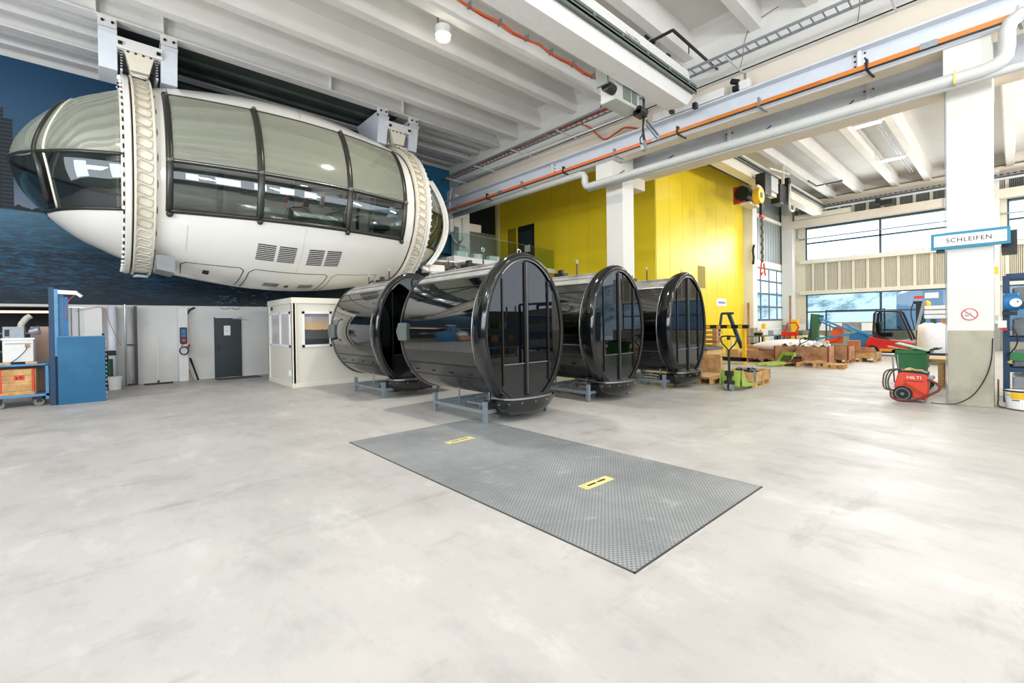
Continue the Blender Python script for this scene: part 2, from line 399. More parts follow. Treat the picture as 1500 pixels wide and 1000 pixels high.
# end strip beyond the mural
we = sgroup('wall_end', 'plain grey wall pieces beyond the mural end')
box('end_wall', wallw, we, 12.4, 24.0, 22.0, 22.2, 0, 7.6)
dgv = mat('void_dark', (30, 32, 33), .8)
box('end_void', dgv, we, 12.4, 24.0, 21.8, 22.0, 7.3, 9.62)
box('end_return', wallw, we, 12.3, 12.4, 18.3, 22.2, 0, 9.62)
box('end_post', mat('post_olive', (104, 108, 92), .6), we, 14.15, 14.35, 21.6, 21.8, 0, 9.5)
box('panel_seam', seam, we, 13.4, 13.42, 21.98, 22.0, 0, 7.3)
box('end_rail', blackm, we, 14.4, 16.4, 21.9, 22.0, 6.7, 6.8)
# walls behind the camera, with window bands
wb = sgroup('wall_back')
bw = mat('back_wall', (104, 108, 112), .8, var=.15, nscale=.8)
for a in ((-10, 34, -14, -13.8, 0, 2.6), (-10, 34, -14, -13.8, 7.0, 9.62)): box('wall_band', bw, wb, *a)
ws = sgroup('wall_side')
for a in ((-10.2, -10, -14, 30, 0, 2.4), (-10.2, -10, -14, 30, 7.0, 9.62), (-10.2, -10, 12, 30, 2.4, 7.0)): box('wall_band', bw, ws, *a)

# pillars
def pillar(x, y, w, label, zp, lower, zt=9.62, m=paintc):
    e = sgroup('pillar', label)
    if zp: box('pillar_foot', lower, e, x, x+w, y, y+w, 0, zp, bevel=.012)
    box('pillar_shaft', m, e, x-.004*bool(zp), x+w, y-.004, y+w+.004, zp, zt, bevel=.012)
    return e
p_r = pillar(12.24, .25, .62, 'white pillar with bare concrete foot carrying the no-forklift sign', 1.43, conc, 7.5)
p_c = pillar(12.24, 8.26, .62, 'white pillar rising behind the gondola cabins', 0, conc, 7.5)
p_l = pillar(12.24, 17.1, .62, 'white pillar at the end of the mural', 0, conc, 7.5)
pillar(12.24, -8.6, .62, 'white pillar', 1.43, conc, 7.5)
for (e, y) in ((p_r, .25), (p_c, 8.26), (p_l, 17.1)):
    box('corbel', paintc, e, 11.7, 12.24, y, y+.62, 6.16, 6.68, bevel=.01)
    box('corbel', cream, e, 12.86, 13.55, y, y+.62, 6.05, 6.42, bevel=.01)
pillar(25.3, 9.13, .57, 'cream pillar at the corner of the yellow room', 1.28, greyp, 9.62)
pillar(32.75, 9.45, .62, 'pillar beside the sectional door', 1.35, greyp, 9.0)
pillar(32.75, .45, .62, 'far pillar in the window wall', 1.35, greyp, 9.0)
# girder over the pillar row
g = struct(M().prism([(12.35, 7.5), (12.85, 7.5), (12.85, 9.62), (12.35, 9.62)], 'y', -14, 18.2).build('trim_1', ceilr), 'concrete girder above the pillar row')
struct(M().prism([(12.2, 7.42), (12.95, 7.42), (12.95, 8.02), (12.26, 8.02), (12.2, 7.96)], 'y', -14, 18.2).build('trim_2', cream), 'beige lower ledge along the girder'); struct(box('trim_6', rubber, None, 12.17, 12.2, 3.5, 17.5, 7.40, 7.43), 'dark joint line under the girder ledge')
struct(box('trim_3', cream, None, 32.95, 33.3, -12, 10.1, 8.62, 9.1), 'ledge under the far ceiling')

# ---- yellow room
yr = sgroup('wall_yellow', 'glossy yellow panelled room wall')
ygap = mat('yellow_joint', (150, 130, 20), .6)
box('core', ygap, yr, 16.53, 25.3, 9.63, 19.6, 0, 9.6)
for i in range(8):
    a = 16.5+i*1.11; b = min(a+1.10, 25.35)
    if i == 0: a = 16.5
    box('yellow_panel', yellow, yr, a, b-.008, 9.6, 9.63, 0, 9.55)
ydoor = (16.42, 17.62, 4.72, 6.80)
for i in range(9):
    a = 9.6+i*1.12; b = a+1.112
    if b > 19.5: b = 19.5
    for (z0, z1) in (((0, 9.55),) if not (a < ydoor[1] and b > ydoor[0]) else ((0, ydoor[2]), (ydoor[3], 9.55))):
        box('yellow_panel', yellow, yr, 16.47, 16.53, a, b, z0, z1)
for a, b in ((16.3, 16.42), (17.62, 17.8)): box('yellow_panel', yellow, yr, 16.465, 16.53, a, b, ydoor[2], ydoor[3])
box('trim_strip', cream, yr, 16.4, 16.47, 19.15, 19.3, 0, 8.6)
box('hatch', ygap, yr, 20.1, 20.8, 9.585, 9.6, 3.2, 4.2)
d3 = struct(empty('door_3'), 'dark glazed door high on the yellow wall')
box('door_frame', blackm, d3, 16.44, 16.5, 16.42, 17.62, 4.72, 6.80)
dg = mat('dark_glass', (26, 44, 52), .12, var=.2, nscale=1)
box('door_leaf', dg, d3, 16.43, 16.47, 16.5, 17.54, 4.75, 6.5)
box('notice', paper, d3, 16.42, 16.43, 16.7, 17.1, 5.4, 5.75)
s_ = tag(empty('wall_sign'), 'small white sign with blue lettering on the yellow wall', 'sign')
box('board', paper, s_, 21.95, 23.05, 9.57, 9.6, 2.40, 2.76)
box('print_line', mat('print_grey', (120, 140, 170), .6), s_, 22.1, 22.9, 9.565, 9.57, 2.52, 2.62)

# ---- far window wall
wf = sgroup('wall_far', 'far wall with ribbed beige cladding and window bands')
box('plinth', conc, wf, 33.4, 33.6, -12, 10.3, 0, 1.0)
def cladding(parent, z0, z1, ylist, m, mb, x=33.4):
    for a, b in zip(ylist[:-1], ylist[1:]):
        mm = M(); k = 8; w = (b-a-.14)/k
        for i in range(k):
            yy = a+.14+i*w
            mm.prism([(x, yy), (x-.02, yy+.02), (x-.02, yy+w-.045), (x, yy+w-.025), (x+.08, yy+w-.02), (x+.08, yy)], 'z', z0, z1)
        mm.build('cladding_panel', m, parent)
        box('batten', mb, parent, x-.05, x+.02, a, a+.14, z0, z1)
ys = [-11.6+.69*i for i in range(31)]
cladding(wf, 3.47, 5.22, ys, clad, clad2); cladding(wf, 7.92, 8.62, ys, cladg, clad2)
box('backing', clad, wf, 33.5, 33.6, -12, 10.3, 3.25, 5.4); box('backing', cladg, wf, 33.5, 33.6, -12, 10.3, 7.4, 9.62)
box('backing', clad, wf, 33.4, 33.6, 8.9, 10.3, 1.0, 9.0)
box('backing', clad, wf, 33.4, 33.6, .2, 1.4, 1.0, 9.0)
for k, (z0, z1, zt, n) in enumerate(((5.41, 7.5, 6.5, 1), (1.0, 3.25, 2.15, 2))):
    for j, (ya, yb, muls) in enumerate(((1.4, 8.9, (5.15,)), (-11, .2, (-3.7, -7.4)))):
        w = struct(empty('window_%d' % (n+2*j)), 'wide steel framed window band in the far wall')
        fr = mat('window_frame_dark', (62, 82, 94), .45, .2)
        for a in ((ya, ya+.08, z0, z1), (yb-.08, yb, z0, z1), (ya, yb, z0, z0+.07), (ya, yb, z1-.05, z1)):
            box('window_frame', fr, w, 33.42, 33.5, *a)
        for mu_ in muls: box('mullion', fr, w, 33.4, 33.5, mu_-.05, mu_+.05, z0, z1)
        box('transom', fr, w, 33.4, 33.5, ya, yb, zt-.045, zt+.045)
        ed = [ya]+sorted(muls)+[yb]
        for a, b in zip(ed[:-1], ed[1:]):
            for (q0, q1) in ((z0, zt), (zt, z1)): box('pane', pane_g, w, 33.46, 33.47, a+.05, b-.05, q0+.04, q1-.04)
for (z0, z1) in ((5.19, 5.42), (3.25, 3.47)):
    s1 = struct(box('trim_%d' % (4 if z0 > 4 else 5), clad2, None, 33.1, 33.4, -11, 9.15, z0, z1, bevel=.01), 'pale sill ledge below a window band')
# outside
og = box('ground', snow, None, 33.7, 90, -60, 80, -.6, -.5); struct(og, 'snowy ground outside')
hill = M(); us = [i/24 for i in range(25)]
hill.grid(lambda u, v: (58+14*v+2*math.sin(9*u), -50+110*u, -1+v*(8.5+1.2*math.sin(7*u)+.8*math.sin(17*u))), us, [0, .2, .4, .6, .8, 1])
struct(hill.build('hillside', hillm, smooth=True), 'pale wooded hillside outside the windows')
nb = tag(M().box(42, 50, -14, 5.6, -.5, 4.4).build('neighbour_building', outw), 'blue grey building seen through the lower far window', 'building')

# ---- side wall of bay two with sectional door
wd = sgroup('wall_bay', 'side wall of the far bay around the sectional door')
box('wall_part', wallw, wd, 25.3, 27.9, 10.1, 10.3, 0, 9.62)
box('wall_part', wallw, wd, 33.25, 33.6, 10.1, 10.3, 0, 9.62)
box('wall_part', clad2, wd, 27.9, 33.25, 10.1, 10.3, 4.85, 5.25)
box('wall_part', cladg, wd, 27.9, 33.25, 10.2, 10.3, 5.25, 9.62)
for i in range(12):
    a = 27.9+i*.44
    box('cladding_panel', cladg, wd, a+.04, a+.43, 10.14, 10.2, 5.25, 7.75)
box('wall_part', clad2, wd, 27.9, 33.25, 10.05, 10.2, 7.75, 7.95)
d1 = struct(empty('door_1'), 'tall sectional door with glazed rows above white panels')
dw = mat('door_white', (226, 226, 222), .45, var=.02)
bar_ = mat('door_bar', (92, 108, 120), .45, .2)
for k in range(3): box('door_panel', dw, d1, 27.95, 33.2, 10.08, 10.14, .01+k*.567, .567*(k+1)-.012, bevel=.006)
for z in (1.70, 2.48, 3.27, 4.05, 4.80): box('crossbar', bar_, d1, 27.95, 33.2, 10.05, 10.14, z-.05, z+.05)
for r_ in range(4):
    z0 = (1.75, 2.53, 3.32, 4.10)[r_]; z1 = (2.43, 3.22, 4.0, 4.75)[r_]
    for cc in range(4):
        a = 27.75+cc*1.38; box('pane', pane_g, d1, max(a, 27.95)+.03, a+1.35, 10.10, 10.11, z0, z1)
        box('glazing_bar', bar_, d1, a+1.35, a+1.39, 10.07, 10.13, z0, z1)
box('door_rail', darkm, d1, 33.15, 33.25, 9.98, 10.1, 0, 8.8)
box('door_rail', darkm, d1, 27.9, 28.0, 9.98, 10.1, 0, 5.2)
box('ground_strip', snow, og, 20, 40, 10.6, 30, -.1, -.05)

# ---- dark door in left wall
d2 = struct(empty('door_2'), 'dark grey steel door with a paper notice')
dk = mat('door_dark', (38, 48, 52), .45, var=.03)
box('door_leaf', dk, d2, 2.80, 3.55, 17.93, 18.02, 0.01, 2.03, bevel=.008)
for x in (2.78, 3.54): box('door_frame', mat('door_frame_dark', (30, 36, 40), .5), d2, x, x+.03, 17.95, 18.3, 0, 2.05)
box('door_handle', blackm, d2, 2.83, 2.97, 17.86, 17.89, 1.04, 1.07); box('handle_plate', blackm, d2, 2.85, 2.89, 17.88, 17.93, .95, 1.12)
M().box(3.30, 3.55, 17.87, 17.93, 1.98, 2.03).bar((3.5, 17.9, 1.99), (3.68, 17.78, 1.97), .03, .02).build('door_closer', galv, d2)
box('notice', paper, d2, 3.05, 3.24, 17.92, 17.93, 1.43, 1.76); box('notice_print', galv, d2, 3.09, 3.20, 17.917, 17.92, 1.58, 1.59)
tag(box('doormat', mat('mat_dark', (92, 92, 90), .9), None, 2.72, 4.0, 17.1, 17.8, 0, .012), 'thin dark doormat on the floor before the dark door', 'doormat')

# ================================================================== RUNWAYS, RAILS, PIPES, TRAYS
rw = tag(empty('crane_runway'), 'white steel crane runway beam on corbels, nearest the camera', 'beam')
y0, y1 = -13, 17.6
M().box(11.72, 12.0, y0, y1, 7.30, 7.34).box(11.93, 11.96, y0, y1, 6.74, 7.30).box(11.72, 12.0, y0, y1, 6.70, 6.74).build('i_beam', steelw, rw)
box('bottom_flange_plate', cream, rw, 11.73, 12.15, y0, y1, 6.695, 6.70)
box('running_rail', darkm, rw, 11.9, 11.98, y0, y1, 7.34, 7.38)
def splice(parent, x, z0, z1, y):
    box('splice_plate', white, parent, x-.09, x, y-.03, y+.03, z0, z1)
    for dy in (-.085, .085):
        m = M()
        for i in range(5): m.obox((x-.015, y+dy, z0+(i+.5)*(z1-z0)/5), (.03, .03, .03))
        m.build('bolt_row', darkm, parent)
splice(rw, 11.93, 6.74, 7.3, 2.15); splice(rw, 11.93, 6.74, 7.3, 10.9); splice(rw, 11.93, 6.74, 7.3, -.35)
rw2 = tag(empty('crane_runway'), 'second steel runway beam, grey web, behind the pillar row', 'beam')
M().box(13.32, 13.36, y0, 9.4, 6.50, 7.5).box(13.0, 13.7, y0, 9.4, 7.5, 7.55).build('i_beam', mat('web_grey', (222, 226, 232), .5, var=.03), rw2)
box('bottom_flange_plate', cream, rw2, 13.0, 13.7, y0, 9.4, 6.42, 6.50)
splice(rw2, 13.32, 6.5, 7.5, 2.24); splice(rw2, 13.32, 6.5, 7.5, 5.4)
rw3 = tag(empty('crane_runway'), 'cream runway beam above the far windows', 'beam')
box('i_beam', cream, rw3, 32.7, 33.1, -12, 10, 7.47, 7.93)
for yy in (2.35, 2.2): 
    m = M()
    for i in range(5): m.obox((32.69, yy+.1, 7.5+i*.09), (.02, .05, .03))
    m.build('bolt_row', darkm, rw3)
# orange conductor rail
cr = tag(empty('conductor_rail'), 'long orange crane conductor rail along the runway beam', 'rail')
for (a, b) in ((-13, .98), (1.12, 6.6), (6.74, 9.0), (9.0, 13.3), (13.4, 17.2)):
    M().box(11.52, 11.58, a, b, 6.74, 6.83).build('rail_bar', orange if b < 7 else mat('orange_red_rail', (226, 112, 62), .45), cr)
for y in (1.05, 6.67, 13.35): box('joint_sleeve', galv, cr, 11.505, 11.595, y-.12, y+.12, 6.73, 6.845)
for k in range(-6, 9):
    y = -.06+2.03*k
    M().box(11.49, 11.61, y-.02, y+.02, 6.71, 6.92).bar((11.55, y, 6.71), (11.9, y-.05, 6.68), .04, .03).build('hanger_bracket', darkm if k % 2 else galv, cr)
box('dark_underside', darkm, cr, 11.515, 11.585, -13, 17.2, 6.725, 6.74)
text('rail_lettering', 'KONECRANES', .085, mat('letter_red', (196, 70, 24), .5), cr, (11.515, 3.02, 6.785), FACE_MX, .001)
# pipe
pp = mat('pipe_grey_white', (196, 198, 194), .4, var=.02)
pi_ = tag(empty('overhead_pipe'), 'thick pale grey pipe running below the runway beam', 'pipe')
def arc(c, r, a0, a1, n=6):  # in y-z plane
    return [(c[0], c[1]+r*math.cos(a0+(a1-a0)*i/n), c[2]+r*math.sin(a0+(a1-a0)*i/n)) for i in range(n+1)]
X = 11.5
path = [(X, 16.4, 6.42), (X, 9.45, 6.42)]+arc((X, 9.45, 6.27), .15, PI/2, PI, 5)
path = [(X, 16.4, 6.45), (X, 9.35, 6.45), (X, 9.22, 6.42), (X, 9.16, 6.33), (X, 9.16, 6.12), (X, 9.1, 6.03), (X, 8.98, 6.0), (X, .35, 6.0), (X, .18, 6.04), (X, .08, 6.14), (X, .06, 6.3), (X, .06, 6.55), (X, .02, 6.68), (X, -.1, 6.76), (X, -.3, 6.78), (X, -12, 6.78)]
M().tube(path, .11, 14).build('pipe_run', pp, pi_, smooth=True)
M().tube(crv([(X+.1, 9.1, 5.93), (X+.1, -12, 5.93)]), .07, 12).build('pipe_run', pp, pi_, smooth=True)
M().tube(crv([(X, 16.4, 6.45), (X, 16.6, 6.4), (X, 16.65, 6.2), (X, 16.65, 5.9), (X, 16.8, 5.8), (X, 17.6, 5.8)]), .12, 12).build('pipe_run', pp, pi_, smooth=True)
M().tube([(X+.3, 16.2, 6.35), (X+.3, 16.2, 5.4), (X+.3, 16.5, 5.3)], .06, 10).build('pipe_branch', pp, pi_, smooth=True)
box('pipe_clamp', mat('clamp_yellow', (214, 190, 110), .5), pi_, X-.12, X+.12, .68, .71, 5.88, 6.12)
for y in (2.3, 3.9, 6.4, 8.0): M().bar((11.62, y, 6.14), (11.95, y-.02, 6.34), .025).build('pipe_hanger', darkm, pi_)
# cable ladders
lad = tag(empty('cable_ladder'), 'grey steel cable ladder along the girder with orange cables', 'cable tray')
for x in (11.12, 11.47):
    box('side_rail', galv, lad, x-.012, x+.012, -13, 16.9, 8.02, 8.08)
for i in range(138):
    y = -13+i*.217
    if y > -1: box('rung', galv, lad, 11.13, 11.46, y-.012, y+.012, 8.02, 8.045)
for y in (-2, 1.6, 4.6, 7.6, 10, 12.2, 14.4, 16.4):
    M().box(11.1, 12.35, y-.02, y+.02, 7.98, 8.01).build('bracket_arm', steelw, lad)
for j in range(4):
    M().tube([(11.2+.05*j+.02*math.sin(i*1.3+j), 7.9+i*.9, 8.06+.01*(i % 2)) for i in range(11)], .014, 6).build('orange_cable', orangec, lad, smooth=True)
for y in (4.6, 2.2, 7.7):
    M().tube(crv([(12.0, y, 8.0), (12.2, y, 8.4), (12.3, y, 8.8), (12.3, y-.2, 9.15), (12.3, y-.8, 9.3)]), .007, 6).build('riser_cable', darkm, lad, smooth=True)
tag(M().tube([(12.2, -13, 8.06), (12.2, 17, 8.06)], .016, 6).build('conduit', darkm), 'thin dark conduit along the girder face', 'conduit')
lad2 = tag(empty('cable_ladder'), 'dark perforated cable tray below the far ceiling', 'cable tray')
box('side_rail', galv, lad2, 32.5, 32.54, -12, 9, 8.52, 8.62); box('tray_base', mat('tray', (120, 118, 112), .6), lad2, 32.5, 32.95, -12, 9, 8.50, 8.52)
for i in range(44): box('rung', darkm, lad2, 32.48, 32.5, -1+i*.22, -.9+i*.22, 8.55, 8.6)
tag(M().tube([(32.5, -12, 8.38), (32.5, 8, 8.38)], .06, 8).build('far_pipe', steelw), 'pale pipe below the far cable tray', 'pipe')
tag(M().tube([(33.2, -11, 6.78), (33.2, 9.2, 6.78), (33.2, 9.3, 6.9), (33.2, 9.3, 8.6)], .035, 8).build('window_pipe', galv, smooth=True), 'thin grey pipe crossing the upper far window', 'pipe')
# orange cable along ceiling
oc = tag(empty('ceiling_cable'), 'wavy orange brown cable clipped along the ceiling', 'cable')
pts = [(-9+i*.45, 8.25+.025*math.sin(i*1.9), 8.9+.02*math.sin(i*2.3)) for i in range(46)]
M().tube(pts, .03, 8).build('cable_run', orangec, oc, smooth=True); M().tube([(a, b+.05, c+.03*math.sin(i)) for i, (a, b, c) in enumerate(pts)], .015, 6).build('cable_run', orangec, oc, smooth=True)
for i in range(0, 46, 2): box('cable_clip', galv, oc, pts[i][0]-.02, pts[i][0]+.02, 8.19, 8.32, 8.86, 9.0)
M().tube(crv([(11.25, 8.26, 8.9), (11.35, 8.3, 8.5), (11.3, 8.4, 8.12)]), .03, 8).build('cable_drop', orangec, oc, smooth=True)
tag(M().tube(crv([(11.45, 9.2, 8.0), (11.5, 8.9, 7.8), (11.9, 8.7, 7.5), (12.0, 8.3, 7.6), (11.9, 7.9, 7.6), (11.9, 7.4, 7.4)]), .03, 8).build('loose_cable', orangec, smooth=True), 'loose orange cable hanging beside the middle pillar top', 'cable')
tag(M().tube([(11.3, 14.5, 7.75), (11.3, 7.4, 7.62)], .018, 8).bar((11.3, 14.0, 7.74), (11.3, 14.0, 8.0), .01).bar((11.3, 9.0, 7.65), (11.3, 9.0, 8.0), .01).build('white_rod', white), 'thin white rod under the cable ladder', 'rod')

# ================================================================== CRANES
k1 = tag(empty('bridge_crane'), 'white overhead crane bridge crossing the near ceiling', 'crane')
M().prism([(-10, 7.13), (11.0, 7.13), (11.35, 7.45), (11.1, 8.02), (-10, 8.02)], 'y', 5.5, 5.98).build('bridge_girder', white, k1)
M().box(-10, 11.3, 5.38, 5.5, 7.50, 7.55).box(-10, 11.3, 5.38, 5.40, 7.45, 7.66).box(-10, 11.3, 5.38, 5.5, 7.66, 7.68).build('festoon_track', greend, k1)
box('track_line', darkm, k1, -10, 11.3, 5.37, 5.38, 7.59, 7.61)
for i in range(12): box('track_clip', galv, k1, .4+i*.95, .48+i*.95, 5.36, 5.38, 7.56, 7.64)
box('end_carriage', white, k1, 11.75, 12.1, 4.9, 6.9, 7.38, 7.6, bevel=.01)
M().obox((11.35, 5.45, 7.2), (.12, .1, .14)).build('end_stop', blackm, k1); M().obox((11.0, 5.9, 7.1), (.12, .1, .08)).build('end_stop', blackm, k1)
m = M().box(11.78, 11.98, 4.3, 4.55, 7.38, 7.60); m.build('drive_gearbox', white, k1, bevel=.01)
M().cyl((11.8, 4.56, 7.6), (11.8, 4.72, 7.68), .07, 12).build('drive_motor', blackm, k1); M().obox((11.75, 4.6, 7.44), (.1, .14, .12)).build('drive_wheel', blackm, k1); M().cyl((11.8, 4.4, 7.6), (11.8, 4.4, 7.75), .03, 8).build('drive_brake', galv, k1)
text('load_lettering', 'Tragkraft 10000 kg', .07, galv, k1, (8.6, 5.49, 7.84), FACE_MY, .001)
h1 = tag(empty('crane_hoist'), 'grey box hoist trolley hanging under the near crane bridge', 'hoist')
hb = mat('hoist_grey', (176, 180, 176), .4, var=.04)
box('hoist_body', hb, h1, 8.78, 9.75, 6.06, 6.5, 6.80, 7.22, bevel=.02)
box('hoist_cover', greend, h1, 9.05, 9.35, 6.04, 6.06, 6.88, 7.18); box('hoist_cover', greend, h1, 9.42, 9.6, 6.04, 6.06, 6.88, 7.18)
M().obox((8.45, 6.2, 7.3), (.06, .3, .55)).build('end_plate', greend, h1)
M().cyl((8.5, 6.15, 7.02), (8.78, 6.15, 7.02), .12, 12).build('hoist_motor', darkm, h1)
m = M(); m.cyl((9.6, 6.0, 6.78), (9.9, 6.0, 6.78), .09, 10); m.obox((9.75, 6.05, 6.72), (.3, .2, .12)); m.build('trolley_wheel', blackm, h1)
for j in range(3): M().tube(crv([(9.8+.03*j, 6.0, 7.1), (9.84+.03*j, 6.0+.03*j, 6.7), (9.80+.02*j, 6.02, 6.3), (9.86+.03*j, 6.0, 5.98)]), .022, 6).build('hanging_cable', blackm, h1, smooth=True)
M().tube(crv([(9.75, 6.0, 6.2), (9.66, 6.0, 6.1), (9.68, 6.0, 5.98), (9.8, 6.0, 6.05)]), .015, 6).build('cable_loop', blackm, h1, smooth=True)
box('control_pendant', galv, h1, 9.72, 9.86, 5.95, 6.03, 5.84, 6.06)
M().bar((9.95, 6.0, 6.62), (10.4, 5.95, 6.36), .05, .03).bar((9.95, 6.0, 6.5), (10.4, 5.95, 6.24), .03).build('cable_arm', galv, h1)
br = tag(empty('angle_bracket'), 'dark steel angle bracket frame under the ceiling beside the near crane', 'bracket')
M().bar((9.86, 5.98, 8.4), (9.86, 5.24, 8.4), .05).build('bracket_arm', darkm, br); M().bar((9.86, 5.24, 8.4), (11.92, 5.28, 8.4), .05).build('bracket_arm', darkm, br)
M().bar((10.7, 5.28, 8.4), (10.7, 5.28, 8.2), .02).build('hanger_rod', darkm, br); M().bar((11.9, 5.28, 8.4), (12.3, 5.28, 8.4), .04).build('wall_fixing', darkm, br)
for (x, z) in ((9.35, 8.2), (9.6, 8.2), (10.3, 8.15), (10.9, 8.1)):
    M().obox((x, 5.6, z), (.16, .05, .04)).obox((x, 5.6, z-.05), (.03, .04, .14)).build('rail_clamp', darkm, k1)

k2 = tag(empty('bridge_crane'), 'far overhead crane bridge in front of the yellow room', 'crane')
M().prism([(13.7, 8.0), (32.4, 8.0), (32.7, 8.3), (32.5, 8.8), (13.7, 8.8)], 'y', 7.75, 8.2).build('bridge_girder', clad2, k2)
M().box(13.7, 32.5, 7.6, 7.74, 8.42, 8.47).box(13.7, 32.5, 7.6, 7.63, 8.38, 8.56).build('festoon_track', greend, k2)
box('end_carriage', clad2, k2, 32.65, 33.1, 6.4, 9.3, 7.95, 8.25)
box('end_carriage', clad2, k2, 13.25, 13.65, 6.4, 9.3, 7.6, 7.95)
M().bar((27.6, 7.2, 8.95), (29.0, 7.2, 8.95), .06).bar((29, 7.2, 8.95), (29, 6.0, 8.95), .06).bar((28, 6.6, 8.75), (29, 6.6, 8.75), .04).build('bracket_arm', darkm, k2)
M().obox((32.3, 4.7, 8.1), (.2, .5, .3)).obox((32.2, 5.05, 8.2), (.3, .2, .3)).build('drive_motor', blackm, k2)
h2 = tag(empty('crane_hoist'), 'black far hoist with yellow sheave and hanging hook before the yellow room', 'hoist')
M().cyl((19.9, 7.6, 7.0), (21.1, 7.6, 7.0), .30, 14).build('hoist_motor', blackm, h2, smooth=False)
box('motor_cap', mat('hoist_red', (176, 44, 26), .4), h2, 20.0, 20.1, 7.55, 7.98, 6.62, 7.34)
box('motor_base', cream, h2, 20.0, 21.0, 7.3, 7.7, 6.52, 6.62)
M().box(21.0, 24.4, 7.35, 7.6, 7.35, 7.52).build('hoist_rope_drum', cream, h2)
M().box(21.4, 22.2, 7.2, 7.6, 7.2, 8.1).build('hoist_body', blackm, h2, bevel=.03); M().box(23.3, 24.2, 7.2, 7.6, 7.1, 8.0).build('hoist_body', blackm, h2, bevel=.03)
box('hoist_cover', hb, h2, 22.3, 23.2, 7.25, 7.6, 7.5, 8.15)
box('end_plate', darkm, h2, 24.5, 24.8, 7.2, 7.6, 7.35, 8.5)
M().bar((22.2, 7.3, 8.45), (24.9, 7.3, 8.75), .08).bar((24.0, 7.3, 8.1), (24.0, 7.3, 9.0), .1).build('cable_arm', cream, h2)
m = M(); m.cyl((20.4, 7.0, 6.88), (20.4, 7.25, 6.88), .33, 20); m.build('sheave', ypost, h2)
M().cyl((20.38, 6.97, 6.88), (20.38, 7.02, 6.88), .12, 14).build('sheave_hub', blackm, h2)
M().tube(crv([(24.3, 7.1, 8.1), (24.2, 7.1, 7.3), (24.3, 7.1, 6.9), (24.8, 7.1, 6.95), (24.9, 7.1, 7.2)]), .06, 6).build('cable_loop', hb, h2, smooth=True)
M().box(20.55, 20.85, 7.05, 7.15, 6.1, 6.6).build('hook_block', darkm, h2); box('hook_block_band', redo, h2, 20.53, 20.87, 7.04, 7.16, 6.0, 6.1)
m = M()
for i in range(11): m.obox((20.7+.02*(i % 2), 7.1, 5.9-i*.17), (.13, .08, .15), rz=.5*(i % 2))
m.build('lifting_chain', mat('chain', (96, 92, 74), .6, .3, var=.3, nscale=12), h2)
for dx in (-.12, .14): M().tube(crv([(20.72+dx, 7.1, 4.1), (20.72+dx*1.5, 7.1, 3.85), (20.72+dx*1.8, 7.1, 3.7), (20.79+dx*1.6, 7.1, 3.6), (20.87+dx, 7.1, 3.72)]), .035, 6).build('hook', redo, h2, smooth=True)
tag(M().tube([(25.25, 9.05, 5.6), (25.1, 9.05, 5.3), (25.2, 9.05, 4.9), (25.1, 9.05, 4.6)], .06, 6).build('hanging_strap', darkm, smooth=True), 'dark strap hanging on the cream pillar beside the chain', 'strap')
# rail on ceiling above yellow room
cr2 = tag(empty('ceiling_track'), 'grey twin track under the ceiling above the yellow wall', 'track')
for y in (9.1, 9.3): box('track_rail', greend, cr2, 16.5, 25.2, y-.03, y+.03, 8.75, 8.83)
for i in range(5): box('track_tie', galv, cr2, 17+i*1.7, 17.06+i*1.7, 9.05, 9.35, 8.83, 9.0)

# ================================================================== LAMPS
l0 = tag(empty('ceiling_spotlight'), 'blazing ceiling spotlight beside the orange cable', 'lamp')
M().cyl((6.33, 9.38, 8.80), (6.33, 9.38, 8.72), .17, 24).build('lamp_lens', lampm, l0)
M().cyl((6.33, 9.38, 9.0), (6.33, 9.38, 8.80), .19, 24).build('lamp_housing', white, l0)
M().bar((6.33, 9.6, 8.9), (6.33, 9.6, 9.6), .03).build('lamp_bracket', galv, l0)
def tubelamp(x, y, lab):
    e = tag(empty('tube_lamp', (x, y, 8.9)), lab, 'lamp', None)
    M().box(-.08, .08, -.45, .45, .0, .06).build('lamp_housing', white, e)
    M().cyl((0, -.4, -.04), (0, .4, -.04), .045, 10).build('tube', lampw, e)
    return e
tubelamp(21.15, 3.6, 'lit tube lamp on the far bay ceiling, nearer of the two'); tubelamp(26.6, 3.62, 'lit tube lamp on the far bay ceiling, farther of the two')
for x, y in ((21.15, 3.6), (26.6, 3.62)): area('tube_light', (x, y, 8.75), (x, y, 0), .9, .15, 230, (1, .97, .92))
cc_ = tag(empty('lamp_conduit'), 'pair of thin conduits running past the tube lamps', 'conduit')
for y in (3.32, 3.42): M().tube([(19, y, 8.95), (30, y, 8.95)], .018, 6).build('conduit_run', galv, cc_)

# ================================================================== CAPSULE
CY, CZ, CX = 15.2, 5.55, 4.25
XT = [0, .1, .5, 1.05, 1.5, 1.92, 2.7, 3.4, 4.6, 5.75]           # distance from the nose tip -> radius
RT = [0, .46, 1.08, 1.60, 1.86, 2.07, 2.35, 2.50, 2.68, 2.74]
def capR(x):
    d = 5.75-abs(x-CX)
    if d <= 0: return 0.
    if d < .5: return 1.08*math.sqrt(d/.5)
    for i in range(len(XT)-1):
        if XT[i] <= d <= XT[i+1]:
            # Catmull-Rom smoothing
            t = (d-XT[i])/(XT[i+1]-XT[i]); h = XT[i+1]-XT[i]
            def sl(k):
                if k <= 0: return 3
                if k >= len(XT)-1: return 0
                return (RT[k+1]-RT[k-1])/(XT[k+1]-XT[k-1])
            a, b = RT[i], RT[i+1]; m0, m1 = sl(i)*h, sl(i+1)*h
            return (2*t**3-3*t*t+1)*a+(t**3-2*t*t+t)*m0+(-2*t**3+3*t*t)*b+(t**3-t*t)*m1
    return 2.74
def cp(x, th, off=0):
    r = max(0, capR(x)+off); return (x, CY-r*math.cos(th), CZ+r*math.sin(th))
